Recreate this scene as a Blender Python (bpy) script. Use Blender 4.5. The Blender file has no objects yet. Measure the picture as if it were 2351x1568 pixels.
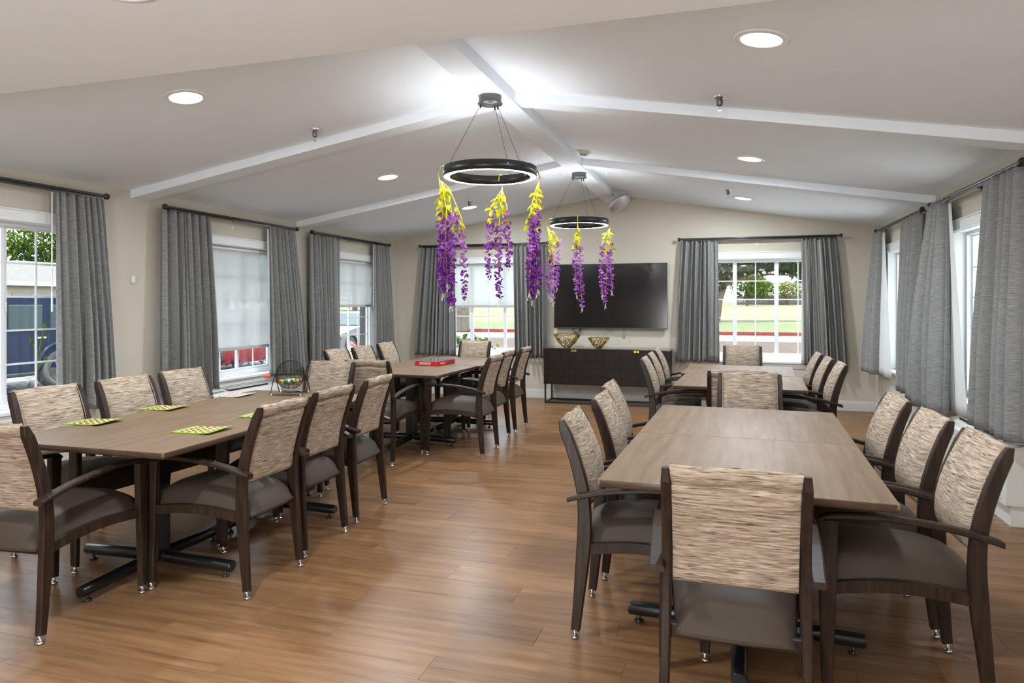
import bpy, bmesh, math, random
from mathutils import Vector, Matrix, noise as mnoise
R = math.radians
PI = math.pi
rng = random.Random(7)
SC = bpy.context.scene
COL = SC.collection

# ------------------------------------------------------------------ camera
CAM_H = 1.397
cam = bpy.data.cameras.new('camera')
cam.sensor_width = 36.0
cam.lens = 36.0 * 1589.0 / 2351.0
cam.shift_y = -(784.0 - 695.0) / 2351.0
cam.clip_start = 0.05
cam.clip_end = 500
cam_o = bpy.data.objects.new('camera', cam)
COL.objects.link(cam_o)
cam_o.location = (0, 0, CAM_H)
cam_o.rotation_euler = (R(90), 0, math.atan(490 / 1589.0))
SC.camera = cam_o

# ------------------------------------------------------------------ world, sun, exposure
SC.view_settings.view_transform = 'Standard'
SC.view_settings.look = 'None'
SC.view_settings.gamma = 1.0
SC.view_settings.exposure = 0.63
SC.view_settings.use_curve_mapping = False
SC.cycles.use_light_tree = False
SC.cycles.max_bounces = 6
SC.cycles.glossy_bounces = 3
SC.cycles.transmission_bounces = 3
SC.cycles.transparent_max_bounces = 6
SC.cycles.caustics_reflective = False
SC.cycles.caustics_refractive = False
world = bpy.data.worlds.new('sky')
SC.world = world
world.use_nodes = True
bg = world.node_tree.nodes['Background']
bg.inputs[0].default_value = (0.80, 0.90, 1.0, 1)
bg.inputs[1].default_value = 4.2
sun = bpy.data.lights.new('sun', 'SUN')
sun.energy = 11.0
sun.angle = R(1.0)
sun.color = (1.0, 0.96, 0.88)
sun_o = bpy.data.objects.new('sun', sun)
COL.objects.link(sun_o)
sun_o.location = (0, 0, 30)
sun_dir = Vector((-0.16, 0.20, -0.95))      # high sun, from behind the photographer's right
sun_o.rotation_euler = sun_dir.to_track_quat('-Z', 'Y').to_euler()
fl_l = bpy.data.lights.new('ceiling_fill', 'AREA')      # fill light added behind the camera to brighten the ceiling
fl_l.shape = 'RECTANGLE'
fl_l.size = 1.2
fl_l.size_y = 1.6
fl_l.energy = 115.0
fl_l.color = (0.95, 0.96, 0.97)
fl_o = bpy.data.objects.new('ceiling_fill', fl_l)
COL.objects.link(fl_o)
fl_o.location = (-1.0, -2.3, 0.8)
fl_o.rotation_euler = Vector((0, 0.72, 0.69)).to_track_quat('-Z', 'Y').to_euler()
CAN_W = 27.0       # watts of each recessed ceiling light
RING_E = 40.0      # emission of the chandelier ring, downward
RING_UP = 27.0    # and of the strip on its upper side

# ------------------------------------------------------------------ materials
def new_mat(name):
    m = bpy.data.materials.new(name)
    m.use_nodes = True
    nt = m.node_tree
    return m, nt, nt.nodes['Principled BSDF']

def nd(nt, typ, **kw):
    n = nt.nodes.new(typ)
    for k, v in kw.items():
        setattr(n, k, v)
    return n

def mat(name, col, rough=0.5, metal=0.0, var=0.06, scale=20.0, bump=0.0, spec=0.5, coat=0.0, rnd=0.0):
    """plain procedural material: colour with a little noise variation and optional fine bump"""
    m, nt, b = new_mat(name)
    tc = nd(nt, 'ShaderNodeTexCoord')
    nz = nd(nt, 'ShaderNodeTexNoise')
    nz.inputs['Scale'].default_value = scale
    nz.inputs['Detail'].default_value = 3
    nt.links.new(tc.outputs['Object'], nz.inputs['Vector'])
    cr = nd(nt, 'ShaderNodeValToRGB')
    c = Vector(col[:3])
    cr.color_ramp.elements[0].position = 0.3
    cr.color_ramp.elements[1].position = 0.7
    cr.color_ramp.elements[0].color = (*(c * (1 - var)), 1)
    cr.color_ramp.elements[1].color = (*(c * (1 + var)), 1)
    nt.links.new(nz.outputs['Fac'], cr.inputs['Fac'])
    out = cr.outputs['Color']
    if rnd:
        oi = nd(nt, 'ShaderNodeObjectInfo')
        mr = nd(nt, 'ShaderNodeMapRange')
        mr.inputs['To Min'].default_value = 1 - rnd
        mr.inputs['To Max'].default_value = 1 + rnd
        nt.links.new(oi.outputs['Random'], mr.inputs['Value'])
        hs = nd(nt, 'ShaderNodeHueSaturation')
        nt.links.new(mr.outputs['Result'], hs.inputs['Value'])
        nt.links.new(out, hs.inputs['Color'])
        out = hs.outputs['Color']
    nt.links.new(out, b.inputs['Base Color'])
    b.inputs['Roughness'].default_value = rough
    b.inputs['Metallic'].default_value = metal
    b.inputs['Specular IOR Level'].default_value = spec
    if coat:
        b.inputs['Coat Weight'].default_value = coat
    if bump:
        bp = nd(nt, 'ShaderNodeBump')
        bp.inputs['Strength'].default_value = bump
        bp.inputs['Distance'].default_value = 0.002
        n2 = nd(nt, 'ShaderNodeTexNoise')
        n2.inputs['Scale'].default_value = scale * 12
        nt.links.new(tc.outputs['Object'], n2.inputs['Vector'])
        nt.links.new(n2.outputs['Fac'], bp.inputs['Height'])
        nt.links.new(bp.outputs['Normal'], b.inputs['Normal'])
    return m

def grain_mat(name, stops, scl, rough=0.4, detail=5, rnd_off=True, rnd_val=0.0, bump=0.0, second=None, lo=0.3, hi=0.7, spec=0.5):
    """noise stretched along one object axis (wood, woven cloth); stops = colours from low to high"""
    m, nt, b = new_mat(name)
    tc = nd(nt, 'ShaderNodeTexCoord')
    vec = tc.outputs['Object']
    oi = nd(nt, 'ShaderNodeObjectInfo')
    if rnd_off:
        cm = nd(nt, 'ShaderNodeVectorMath', operation='SCALE')
        cb = nd(nt, 'ShaderNodeCombineXYZ')
        for i in range(3):
            nt.links.new(oi.outputs['Random'], cb.inputs[i])
        nt.links.new(cb.outputs[0], cm.inputs[0])
        cm.inputs['Scale'].default_value = 37.0
        ad = nd(nt, 'ShaderNodeVectorMath', operation='ADD')
        nt.links.new(vec, ad.inputs[0])
        nt.links.new(cm.outputs[0], ad.inputs[1])
        vec = ad.outputs[0]
    mp = nd(nt, 'ShaderNodeMapping')
    mp.inputs['Scale'].default_value = scl
    nt.links.new(vec, mp.inputs['Vector'])
    nz = nd(nt, 'ShaderNodeTexNoise')
    nz.inputs['Scale'].default_value = 1.0
    nz.inputs['Detail'].default_value = detail
    nz.inputs['Roughness'].default_value = 0.6
    nt.links.new(mp.outputs[0], nz.inputs['Vector'])
    fac = nz.outputs['Fac']
    cr = nd(nt, 'ShaderNodeValToRGB')
    el = cr.color_ramp.elements
    n = len(stops)
    for i, c in enumerate(stops):
        p = lo + (hi - lo) * i / (n - 1)
        if i < 2:
            e = el[i]
            e.position = p
        else:
            e = el.new(p)
        e.color = (*c, 1)
    nt.links.new(fac, cr.inputs['Fac'])
    out = cr.outputs['Color']
    if second:
        scl2, col2, p0, p1 = second
        mp2 = nd(nt, 'ShaderNodeMapping')
        mp2.inputs['Scale'].default_value = scl2
        nt.links.new(vec, mp2.inputs['Vector'])
        nz2 = nd(nt, 'ShaderNodeTexNoise')
        nz2.inputs['Scale'].default_value = 1.0
        nz2.inputs['Detail'].default_value = 2
        nt.links.new(mp2.outputs[0], nz2.inputs['Vector'])
        mr2 = nd(nt, 'ShaderNodeMapRange')
        mr2.inputs['From Min'].default_value = p0
        mr2.inputs['From Max'].default_value = p1
        nt.links.new(nz2.outputs['Fac'], mr2.inputs['Value'])
        mx = nd(nt, 'ShaderNodeMix', data_type='RGBA')
        nt.links.new(mr2.outputs[0], mx.inputs[0])
        nt.links.new(out, mx.inputs[6])
        mx.inputs[7].default_value = (*col2, 1)
        out = mx.outputs[2]
    if rnd_val:
        mr = nd(nt, 'ShaderNodeMapRange')
        mr.inputs['To Min'].default_value = 1 - rnd_val
        mr.inputs['To Max'].default_value = 1 + rnd_val
        nt.links.new(oi.outputs['Random'], mr.inputs['Value'])
        hs = nd(nt, 'ShaderNodeHueSaturation')
        nt.links.new(mr.outputs[0], hs.inputs['Value'])
        nt.links.new(out, hs.inputs['Color'])
        out = hs.outputs['Color']
    nt.links.new(out, b.inputs['Base Color'])
    b.inputs['Roughness'].default_value = rough
    b.inputs['Specular IOR Level'].default_value = spec
    if bump:
        bp = nd(nt, 'ShaderNodeBump')
        bp.inputs['Strength'].default_value = bump
        bp.inputs['Distance'].default_value = 0.003
        nt.links.new(fac, bp.inputs['Height'])
        nt.links.new(bp.outputs['Normal'], b.inputs['Normal'])
    return m

def emit_mat(name, col, strength):
    m, nt, b = new_mat(name)
    b.inputs['Base Color'].default_value = (*col, 1)
    b.inputs['Emission Color'].default_value = (*col, 1)
    b.inputs['Emission Strength'].default_value = strength
    return m

def glass_mat(name, refl=0.06, tint=(1, 1, 1)):
    m, nt, b = new_mat(name)
    nt.nodes.remove(b)
    out = nt.nodes['Material Output']
    tr = nd(nt, 'ShaderNodeBsdfTransparent')
    tr.inputs[0].default_value = (*tint, 1)
    gl = nd(nt, 'ShaderNodeBsdfGlossy')
    gl.inputs['Roughness'].default_value = 0.02
    mx = nd(nt, 'ShaderNodeMixShader')
    mx.inputs[0].default_value = refl
    nt.links.new(tr.outputs[0], mx.inputs[1])
    nt.links.new(gl.outputs[0], mx.inputs[2])
    nt.links.new(mx.outputs[0], out.inputs[0])
    return m

def sheer_mat(name, col, clear, transl):
    m, nt, b = new_mat(name)
    nt.nodes.remove(b)
    out = nt.nodes['Material Output']
    tc = nd(nt, 'ShaderNodeTexCoord')
    nz = nd(nt, 'ShaderNodeTexNoise')
    nz.inputs['Scale'].default_value = 60
    nt.links.new(tc.outputs['Object'], nz.inputs['Vector'])
    cr = nd(nt, 'ShaderNodeValToRGB')
    cr.color_ramp.elements[0].color = (*[c * 0.95 for c in col], 1)
    cr.color_ramp.elements[1].color = (*col, 1)
    nt.links.new(nz.outputs['Fac'], cr.inputs['Fac'])
    df = nd(nt, 'ShaderNodeBsdfDiffuse')
    tl = nd(nt, 'ShaderNodeBsdfTranslucent')
    tr = nd(nt, 'ShaderNodeBsdfTransparent')
    nt.links.new(cr.outputs[0], df.inputs[0])
    nt.links.new(cr.outputs[0], tl.inputs[0])
    m1 = nd(nt, 'ShaderNodeMixShader')
    m1.inputs[0].default_value = transl
    nt.links.new(df.outputs[0], m1.inputs[1])
    nt.links.new(tl.outputs[0], m1.inputs[2])
    m2 = nd(nt, 'ShaderNodeMixShader')
    m2.inputs[0].default_value = clear
    nt.links.new(m1.outputs[0], m2.inputs[1])
    nt.links.new(tr.outputs[0], m2.inputs[2])
    nt.links.new(m2.outputs[0], out.inputs[0])
    return m

def leaf_mat(name, col, col2, transl=0.35, rnd=True):
    m, nt, b = new_mat(name)
    nt.nodes.remove(b)
    out = nt.nodes['Material Output']
    geo = nd(nt, 'ShaderNodeNewGeometry')
    cr = nd(nt, 'ShaderNodeValToRGB')
    cr.color_ramp.elements[0].color = (*col, 1)
    cr.color_ramp.elements[1].color = (*col2, 1)
    if rnd:
        oi = nd(nt, 'ShaderNodeObjectInfo')
        ad = nd(nt, 'ShaderNodeMath', operation='ADD')
        nt.links.new(geo.outputs['Random Per Island'], ad.inputs[0])
        nt.links.new(oi.outputs['Random'], ad.inputs[1])
        fr = nd(nt, 'ShaderNodeMath', operation='FRACT')
        nt.links.new(ad.outputs[0], fr.inputs[0])
        nt.links.new(fr.outputs[0], cr.inputs['Fac'])
    else:
        nt.links.new(geo.outputs['Random Per Island'], cr.inputs['Fac'])
    df = nd(nt, 'ShaderNodeBsdfDiffuse')
    tl = nd(nt, 'ShaderNodeBsdfTranslucent')
    nt.links.new(cr.outputs[0], df.inputs[0])
    nt.links.new(cr.outputs[0], tl.inputs[0])
    mx = nd(nt, 'ShaderNodeMixShader')
    mx.inputs[0].default_value = transl
    nt.links.new(df.outputs[0], mx.inputs[1])
    nt.links.new(tl.outputs[0], mx.inputs[2])
    nt.links.new(mx.outputs[0], out.inputs[0])
    return m

M = {}
M['wall'] = mat('wall_paint', (0.5814, 0.53, 0.4379), 0.75, var=0.015, scale=3, bump=0.25)
M['ceil'] = mat('ceiling_paint', (0.84, 0.885, 0.94), 0.8, var=0.012, scale=3, bump=0.25)
M['white'] = mat('white_paint', (0.80, 0.80, 0.79), 0.4, var=0.01)
M['base'] = mat('baseboard_paint', (0.68, 0.66, 0.61), 0.45, var=0.01)
M['vinyl_frame'] = mat('white_vinyl', (0.82, 0.83, 0.84), 0.35, var=0.01)
M['floor'] = grain_mat('plank_vinyl', [(0.1204, 0.05597, 0.02279), (0.1872, 0.09268, 0.04015), (0.2341, 0.1209, 0.05452), (0.301, 0.1662, 0.07927)], (1.6, 22, 22), 0.33, 6, True, 0.10, 0.03,
                       second=((3.2, 90, 90), (0.24, 0.140, 0.085), 0.56, 0.80), lo=0.27, hi=0.74, spec=0.2)
M['subfloor'] = mat('subfloor', (0.12, 0.08, 0.05), 0.8)
M['woodd'] = grain_mat('dark_walnut', [(0.014, 0.0075, 0.0048), (0.026, 0.0145, 0.0095), (0.042, 0.024, 0.0155)], (60, 60, 5), 0.42, 4, spec=0.28)
M['laminate'] = grain_mat('walnut_laminate', [(0.150, 0.094, 0.056), (0.190, 0.123, 0.075), (0.228, 0.153, 0.096)], (26, 2.2, 26), 0.48, 5, True, 0.0, spec=0.16)
M['edge'] = grain_mat('laminate_edge', [(0.055, 0.031, 0.020), (0.085, 0.050, 0.033)], (8, 8, 40), 0.28, 3)
M['fabric'] = grain_mat('slub_fabric', [(0.165, 0.112, 0.077), (0.30, 0.222, 0.160), (0.42, 0.330, 0.252), (0.56, 0.470, 0.380)], (12, 12, 215), 0.9, 5, True, 0.04, 0.5,
                        second=((17, 17, 430), (0.060, 0.038, 0.026), 0.57, 0.68), lo=0.30, hi=0.66, spec=0.12)
M['vinyl'] = mat('taupe_vinyl', (0.058, 0.042, 0.031), 0.55, var=0.03, scale=6, bump=0.05, spec=0.2)
M['chrome'] = mat('chrome', (0.75, 0.75, 0.75), 0.12, 1.0, var=0.02)
M['clear'] = glass_mat('clear_plastic', 0.25, (0.9, 0.9, 0.9))
M['blackm'] = mat('black_powdercoat', (0.010, 0.010, 0.011), 0.28, var=0.1, spec=0.6)
M['rod'] = mat('black_rod', (0.022, 0.020, 0.019), 0.25, 0.0, var=0.05, spec=0.5, coat=0.25)
M['curtain'] = grain_mat('grey_heather_cloth', [(0.175, 0.172, 0.165), (0.238, 0.234, 0.225), (0.29, 0.286, 0.275), (0.385, 0.38, 0.365)], (20, 20, 300), 0.95, 4, False, 0, 0.25, lo=0.32, hi=0.70, spec=0.1)
M['hem'] = grain_mat('grey_hem_cloth', [(0.085, 0.085, 0.09), (0.13, 0.13, 0.135), (0.17, 0.17, 0.175)], (14, 14, 230), 0.95, 4, False, 0, 0.25, spec=0.1)
M['lining'] = sheer_mat('white_lining', (0.82, 0.82, 0.80), 0.0, 0.35)
M['shade'] = sheer_mat('roller_shade_cloth', (0.66, 0.66, 0.65), 0.16, 0.55)
M['shadebar'] = mat('shade_bar', (0.50, 0.50, 0.50), 0.5, var=0.02)
M['glass'] = glass_mat('window_glass', 0.045, (0.97, 0.985, 0.98))
M['plastic'] = mat('white_plastic', (0.72, 0.70, 0.66), 0.35, var=0.01)
M['plasticw'] = mat('bright_plastic', (0.80, 0.80, 0.79), 0.3, var=0.01)
M['dark'] = mat('dark_void', (0.012, 0.012, 0.012), 0.6)
M['tv'] = mat('tv_screen', (0.004, 0.004, 0.004), 0.13, var=0.0, spec=0.5)
M['tvb'] = mat('tv_bezel', (0.03, 0.03, 0.032), 0.3)
M['side'] = grain_mat('espresso_oak', [(0.010, 0.0062, 0.0045), (0.020, 0.0125, 0.009), (0.030, 0.019, 0.014)], (50, 50, 4), 0.45, 3, spec=0.25)
M['sidetop'] = mat('espresso_top', (0.055, 0.045, 0.038), 0.12, var=0.05, spec=0.7)
M['gold'] = mat('antique_gold', (0.50, 0.30, 0.06), 0.34, 1.0, var=0.2, scale=60)
M['brass'] = mat('brass_tab', (0.70, 0.40, 0.07), 0.3, 1.0, var=0.05)
M['ring'] = mat('chandelier_black', (0.018, 0.018, 0.018), 0.38, 0.3, var=0.05)
M['canopy'] = mat('brushed_grey_metal', (0.16, 0.16, 0.16), 0.38, 0.8, var=0.12, scale=40)
M['ledup'] = emit_mat('led_upper_strip', (0.92, 0.96, 1.0), RING_UP)
M['led'] = emit_mat('led_diffuser', (1.0, 0.97, 0.93), RING_E)
M['lens'] = emit_mat('downlight_lens', (1.0, 0.97, 0.93), 4.0)
M['wire'] = mat('yellow_stem', (0.62, 0.42, 0.03), 0.5, var=0.1)
M['leafy'] = leaf_mat('silk_leaf', (0.40, 0.46, 0.015), (0.62, 0.60, 0.02), 0.4)
M['leafg'] = leaf_mat('silk_leaf_green', (0.10, 0.17, 0.012), (0.38, 0.44, 0.02), 0.4)
M['petal'] = leaf_mat('violet_petal', (0.17, 0.025, 0.29), (0.42, 0.12, 0.52), 0.35)
M['petal2'] = leaf_mat('lilac_petal', (0.30, 0.075, 0.46), (0.58, 0.25, 0.66), 0.35)
M['petald'] = leaf_mat('deep_violet_petal', (0.10, 0.015, 0.20), (0.26, 0.05, 0.36), 0.3)
M['bud'] = mat('white_bud', (0.70, 0.72, 0.62), 0.6)
M['foil'] = mat('silver_foil', (0.55, 0.55, 0.56), 0.42, 0.6, var=0.06, scale=8)
M['red'] = mat('red_card', (0.55, 0.012, 0.018), 0.35, var=0.03)
M['cream'] = mat('print_white', (0.85, 0.83, 0.80), 0.5, var=0.01)
M['boxtop'] = mat('glossy_box_lid', (0.32, 0.34, 0.36), 0.10, var=0.25, scale=9, coat=0.6)
M['navy_print'] = mat('navy_print', (0.03, 0.05, 0.16), 0.4)
M['cardg'] = mat('bingo_green', (0.26, 0.42, 0.03), 0.35, var=0.05)
M['card_glare'] = mat('bingo_glare', (0.66, 0.72, 0.62), 0.35, var=0.03)  # pale colour stands in for glare on a green board
M['cardw'] = mat('bingo_window', (0.72, 0.72, 0.66), 0.4)
M['tabr'] = mat('red_tab', (0.60, 0.03, 0.015), 0.35)
M['wirecage'] = mat('dark_wire', (0.030, 0.028, 0.026), 0.3, 0.7)
M['handle'] = mat('orange_red_grip', (0.75, 0.07, 0.01), 0.45)
for k, c in dict(b_red=(0.62, 0.03, 0.015), b_yel=(0.80, 0.47, 0.01), b_grn=(0.015, 0.27, 0.12), b_blu=(0.03, 0.20, 0.42), b_wht=(0.75, 0.75, 0.73)).items():
    M[k] = mat(k + '_ball', c, 0.25, var=0.03)
# outdoors
M['grass'] = mat('lawn', (0.04321, 0.05723, 0.009606), 0.95, var=0.22, scale=6, bump=0.6)
M['grassdry'] = mat('dry_lawn', (0.07039, 0.07078, 0.02335), 0.95, var=0.15, scale=3, bump=0.6)
M['mulch'] = mat('bark_mulch', (0.03201, 0.01601, 0.009792), 0.95, var=0.5, scale=14, bump=0.8)
M['sand'] = mat('dry_soil', (0.09409, 0.06781, 0.04707), 0.95, var=0.2, scale=8)
M['conc'] = mat('pale_concrete', (0.1243, 0.1186, 0.1092), 0.9, var=0.05, scale=5)
M['asphalt'] = mat('asphalt', (0.06781, 0.06401, 0.06025), 0.9, var=0.08, scale=12)
M['pale'] = mat('bounce_ground', (0.80, 0.79, 0.77), 0.9, var=0.03, scale=5)  # unseen ground made white to bounce sunlight up to the ceiling
M['curb'] = mat('red_kerb_paint', (0.1167, 0.01318, 0.00847), 0.7, var=0.1, scale=4)
M['fencew'] = grain_mat('weathered_cedar', [(0.03201, 0.02918, 0.02636), (0.04893, 0.04519, 0.04142), (0.06401, 0.06025, 0.05647)], (12, 12, 1.5), 0.9, 4)
M['siding'] = mat('white_siding', (0.4261, 0.4261, 0.4204), 0.8, var=0.02)
M['cream_wall'] = mat('cream_siding', (0.34, 0.295, 0.22), 0.8, var=0.03)
M['garage'] = mat('garage_door_white', (0.2393, 0.2193, 0.1862), 0.7, var=0.02)
M['shingle'] = mat('grey_shingle', (0.06218, 0.05838, 0.05461), 0.95, var=0.2, scale=5)
M['stone'] = mat('tan_stone', (0.07907, 0.06218, 0.04519), 0.9, var=0.35, scale=7, bump=0.5)
M['brickred'] = mat('pale_brick', (0.08281, 0.05084, 0.04142), 0.9, var=0.15, scale=6)
M['dkbrick'] = mat('dark_brick', (0.035, 0.030, 0.028), 0.8, var=0.3, scale=6)
M['bark'] = mat('bark', (0.12, 0.085, 0.06), 0.95, var=0.3, scale=14, bump=0.7)
M['tree'] = leaf_mat('tree_leaf', (0.008909, 0.02547, 0.004585), (0.0382, 0.07639, 0.01146), 0.35, False)
M['treeb'] = leaf_mat('bright_tree_leaf', (0.03057, 0.06619, 0.005094), (0.08661, 0.1273, 0.01784), 0.4, False)
M['shrub'] = leaf_mat('shrub_leaf', (0.01019, 0.03566, 0.007639), (0.05094, 0.09175, 0.01527), 0.35, False)
M['yshrub'] = leaf_mat('yellow_shrub_leaf', (0.05604, 0.08661, 0.007639), (0.1325, 0.1325, 0.02547), 0.35, False)
M['purple'] = leaf_mat('purple_heart_leaf', (0.02547, 0.01146, 0.03311), (0.107, 0.07639, 0.112), 0.25, False)
M['lily'] = leaf_mat('lily_blade', (0.06369, 0.107, 0.007639), (0.1401, 0.1579, 0.01527), 0.35, False)
M['rose'] = mat('red_blossom', (0.60, 0.05, 0.06), 0.6)
M['navy'] = mat('navy_car_paint', (0.007, 0.013, 0.030), 0.25, 0.0, var=0.02, spec=0.10)
M['redcar'] = mat('red_car_paint', (0.1167, 0.001883, 0.003765), 0.2, 0.1, var=0.02, coat=0.3)
M['whitecar'] = mat('white_car_paint', (0.1393, 0.1412, 0.1431), 0.14, var=0.01, coat=0.8)
M['carglass'] = mat('car_window_glass', (0.030, 0.045, 0.048), 0.08, var=0.05, spec=0.3)
M['tyre'] = mat('tyre_rubber', (0.055, 0.053, 0.050), 0.85, var=0.1, scale=30)
M['alloy'] = mat('alloy_wheel', (0.62, 0.62, 0.61), 0.3, 0.6, var=0.03)

# ------------------------------------------------------------------ mesh builder
class MB:
    def __init__(self):
        self.v = []
        self.f = []
        self.smooth = []
    def add(self, vs, fs, smooth=False, mx=None):
        o = len(self.v)
        if mx is not None:
            vs = [mx @ Vector(p) for p in vs]
        self.v += [tuple(p) for p in vs]
        self.f += [tuple(i + o for i in f) for f in fs]
        self.smooth += [smooth] * len(fs)
        return self
    def box(self, x0, x1, y0, y1, z0, z1, mx=None, bev=0.0):
        if bev <= 0:
            vs = [(x, y, z) for z in (z0, z1) for y in (y0, y1) for x in (x0, x1)]
            fs = [(0, 2, 3, 1), (4, 5, 7, 6), (0, 1, 5, 4), (1, 3, 7, 5), (3, 2, 6, 7), (2, 0, 4, 6)]
            return self.add(vs, fs, False, mx)
        bm = bmesh.new()
        bmesh.ops.create_cube(bm, size=1.0)
        for v in bm.verts:
            v.co = Vector((x0 + (v.co.x + .5) * (x1 - x0), y0 + (v.co.y + .5) * (y1 - y0), z0 + (v.co.z + .5) * (z1 - z0)))
        bmesh.ops.bevel(bm, geom=list(bm.edges), offset=bev, segments=2, profile=0.5, affect='EDGES')
        return self.bm(bm, mx)
    def bm(self, bm, mx=None, smooth=False):
        bm.verts.index_update()
        vs = [v.co.copy() for v in bm.verts]
        fs = [[v.index for v in f.verts] for f in bm.faces]
        bm.free()
        return self.add(vs, fs, smooth, mx)
    def loft(self, rings, cap=True, smooth=True, closed=False, mx=None):
        n = len(rings[0])
        vs = [p for r in rings for p in r]
        fs = []
        m = len(rings)
        for i in range(m if closed else m - 1):
            j = (i + 1) % m
            for k in range(n):
                l = (k + 1) % n
                fs.append((i * n + k, i * n + l, j * n + l, j * n + k))
        o = len(self.f)
        self.add(vs, fs, smooth, mx)
        if cap and not closed:
            self.add(rings[0], [tuple(range(n))[::-1]], False, mx)
            self.add(rings[-1], [tuple(range(n))], False, mx)
        return self
    def tube(self, pts, r, n=8, cap=True, mx=None, flat=1.0, closed=False):
        pts = [Vector(p) for p in pts]
        rings = []
        m = len(pts)
        rr = r if isinstance(r, (list, tuple)) else [r] * m
        prev = None
        for i, p in enumerate(pts):
            if closed:
                t = pts[(i + 1) % m] - pts[i - 1]
            else:
                t = pts[min(i + 1, m - 1)] - pts[max(i - 1, 0)]
            t.normalize()
            up = Vector((0, 0, 1)) if abs(t.z) < 0.95 else Vector((1, 0, 0))
            if prev is not None:
                a = prev - t * prev.dot(t)
                a = a.normalized() if a.length > 1e-6 else up.cross(t).normalized()
            else:
                a = up.cross(t).normalized()
            prev = a
            b = t.cross(a)
            rings.append([p + a * math.cos(2 * PI * k / n) * rr[i] + b * math.sin(2 * PI * k / n) * rr[i] * flat for k in range(n)])
        return self.loft(rings, cap, True, closed, mx)
    def lathe(self, prof, n=20, mx=None, smooth=True):
        rings = [[(r * math.cos(2 * PI * k / n), r * math.sin(2 * PI * k / n), z) for k in range(n)] for r, z in prof]
        return self.loft(rings, True, smooth, False, mx)
    def sphere(self, c, r, n=10, m=6, sx=1, sy=1, sz=1):
        rings = []
        for i in range(1, m):
            a = PI * i / m
            rings.append([(c[0] + r * sx * math.sin(a) * math.cos(2 * PI * k / n), c[1] + r * sy * math.sin(a) * math.sin(2 * PI * k / n), c[2] - r * sz * math.cos(a)) for k in range(n)])
        return self.loft(rings, True, True)
    def prism(self, poly, y0, y1, mx=None, axis='y'):
        n = len(poly)
        if axis == 'y':
            a = [(p[0], y0, p[1]) for p in poly]
            b = [(p[0], y1, p[1]) for p in poly]
        elif axis == 'x':
            a = [(y0, p[0], p[1]) for p in poly]
            b = [(y1, p[0], p[1]) for p in poly]
        else:
            a = [(p[0], p[1], y0) for p in poly]
            b = [(p[0], p[1], y1) for p in poly]
        return self.loft([a, b], True, False, False, mx)
    def grid(self, fn, nu, nv, smooth=True, mx=None):
        vs = [fn(i / nu, j / nv) for j in range(nv + 1) for i in range(nu + 1)]
        w = nu + 1
        fs = [(j * w + i, j * w + i + 1, (j + 1) * w + i + 1, (j + 1) * w + i) for j in range(nv) for i in range(nu)]
        return self.add(vs, fs, smooth, mx)
    def mesh(self, name, m):
        me = bpy.data.meshes.new(name)
        me.from_pydata(self.v, [], self.f)
        me.polygons.foreach_set('use_smooth', self.smooth)
        bm = bmesh.new()
        bm.from_mesh(me)
        bmesh.ops.recalc_face_normals(bm, faces=bm.faces)
        bm.to_mesh(me)
        bm.free()
        me.materials.append(M[m] if isinstance(m, str) else m)
        me.update()
        return me
    def build(self, name, m, parent=None, **kw):
        return obj(name, self.mesh(name, m), parent, **kw)

def obj(name, data, parent=None, loc=None, rz=None, label=None, cat=None, group=None, kind=None):
    o = bpy.data.objects.new(name, data)
    COL.objects.link(o)
    if parent is not None:
        o.parent = parent
    if loc is not None:
        o.location = loc
    if rz is not None:
        o.rotation_euler = (0, 0, rz)
    tag(o, label, cat, group, kind)
    return o

def tag(o, label=None, cat=None, group=None, kind=None):
    if label: o['label'] = label
    if cat: o['category'] = cat
    if group: o['group'] = group
    if kind: o['kind'] = kind
    return o

def thing(name, label, cat, loc=(0, 0, 0), rz=0.0, group=None, kind=None):
    o = obj(name, None, None, loc, rz, label, cat, group, kind)
    o.empty_display_size = 0.05
    return o

def copy_tree(o, parent=None):
    c = o.copy()
    COL.objects.link(c)
    c.parent = parent
    for ch in o.children:
        copy_tree(ch, c)
    return c

def lerp(a, b, t):
    return a + (b - a) * t

def interp(tab, t):
    """smooth (Catmull-Rom-ish) interpolation through rows (t, v1, v2, ...)"""
    for i in range(len(tab) - 1):
        if t <= tab[i + 1][0] or i == len(tab) - 2:
            p0 = tab[max(i - 1, 0)]; p1 = tab[i]; p2 = tab[i + 1]; p3 = tab[min(i + 2, len(tab) - 1)]
            h = p2[0] - p1[0]
            s = (t - p1[0]) / h
            out = []
            for k in range(1, len(p1)):
                m1 = (p2[k] - p0[k]) / (p2[0] - p0[0]) * h
                m2 = (p3[k] - p1[k]) / (p3[0] - p1[0]) * h
                out.append((2 * s**3 - 3 * s**2 + 1) * p1[k] + (s**3 - 2 * s**2 + s) * m1 + (-2 * s**3 + 3 * s**2) * p2[k] + (s**3 - s**2) * m2)
            return out
    return list(tab[-1][1:])

# ------------------------------------------------------------------ room dimensions
XL, XR, YB, YF = -4.91, 1.83, 9.82, -3.2      # left wall, right wall, far wall, wall behind the photographer
EAVE, RIDGE = 2.37, 2.93
XM = (XL + XR) / 2
YFLAT = 2.36
TW = 0.16                                      # wall thickness

def wpt(wall, a, n, z):
    """wall coordinates: a along the wall, n metres into the room"""
    if wall == 'left': return Vector((XL + n, a, z))
    if wall == 'right': return Vector((XR - n, a, z))
    return Vector((a, YB - n, z))

def wbox(mb, wall, a0, a1, n0, n1, z0, z1, bev=0.0):
    p = wpt(wall, a0, n0, z0); q = wpt(wall, a1, n1, z1)
    return mb.box(min(p.x, q.x), max(p.x, q.x), min(p.y, q.y), max(p.y, q.y), min(p.z, q.z), max(p.z, q.z), None, bev)

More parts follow.
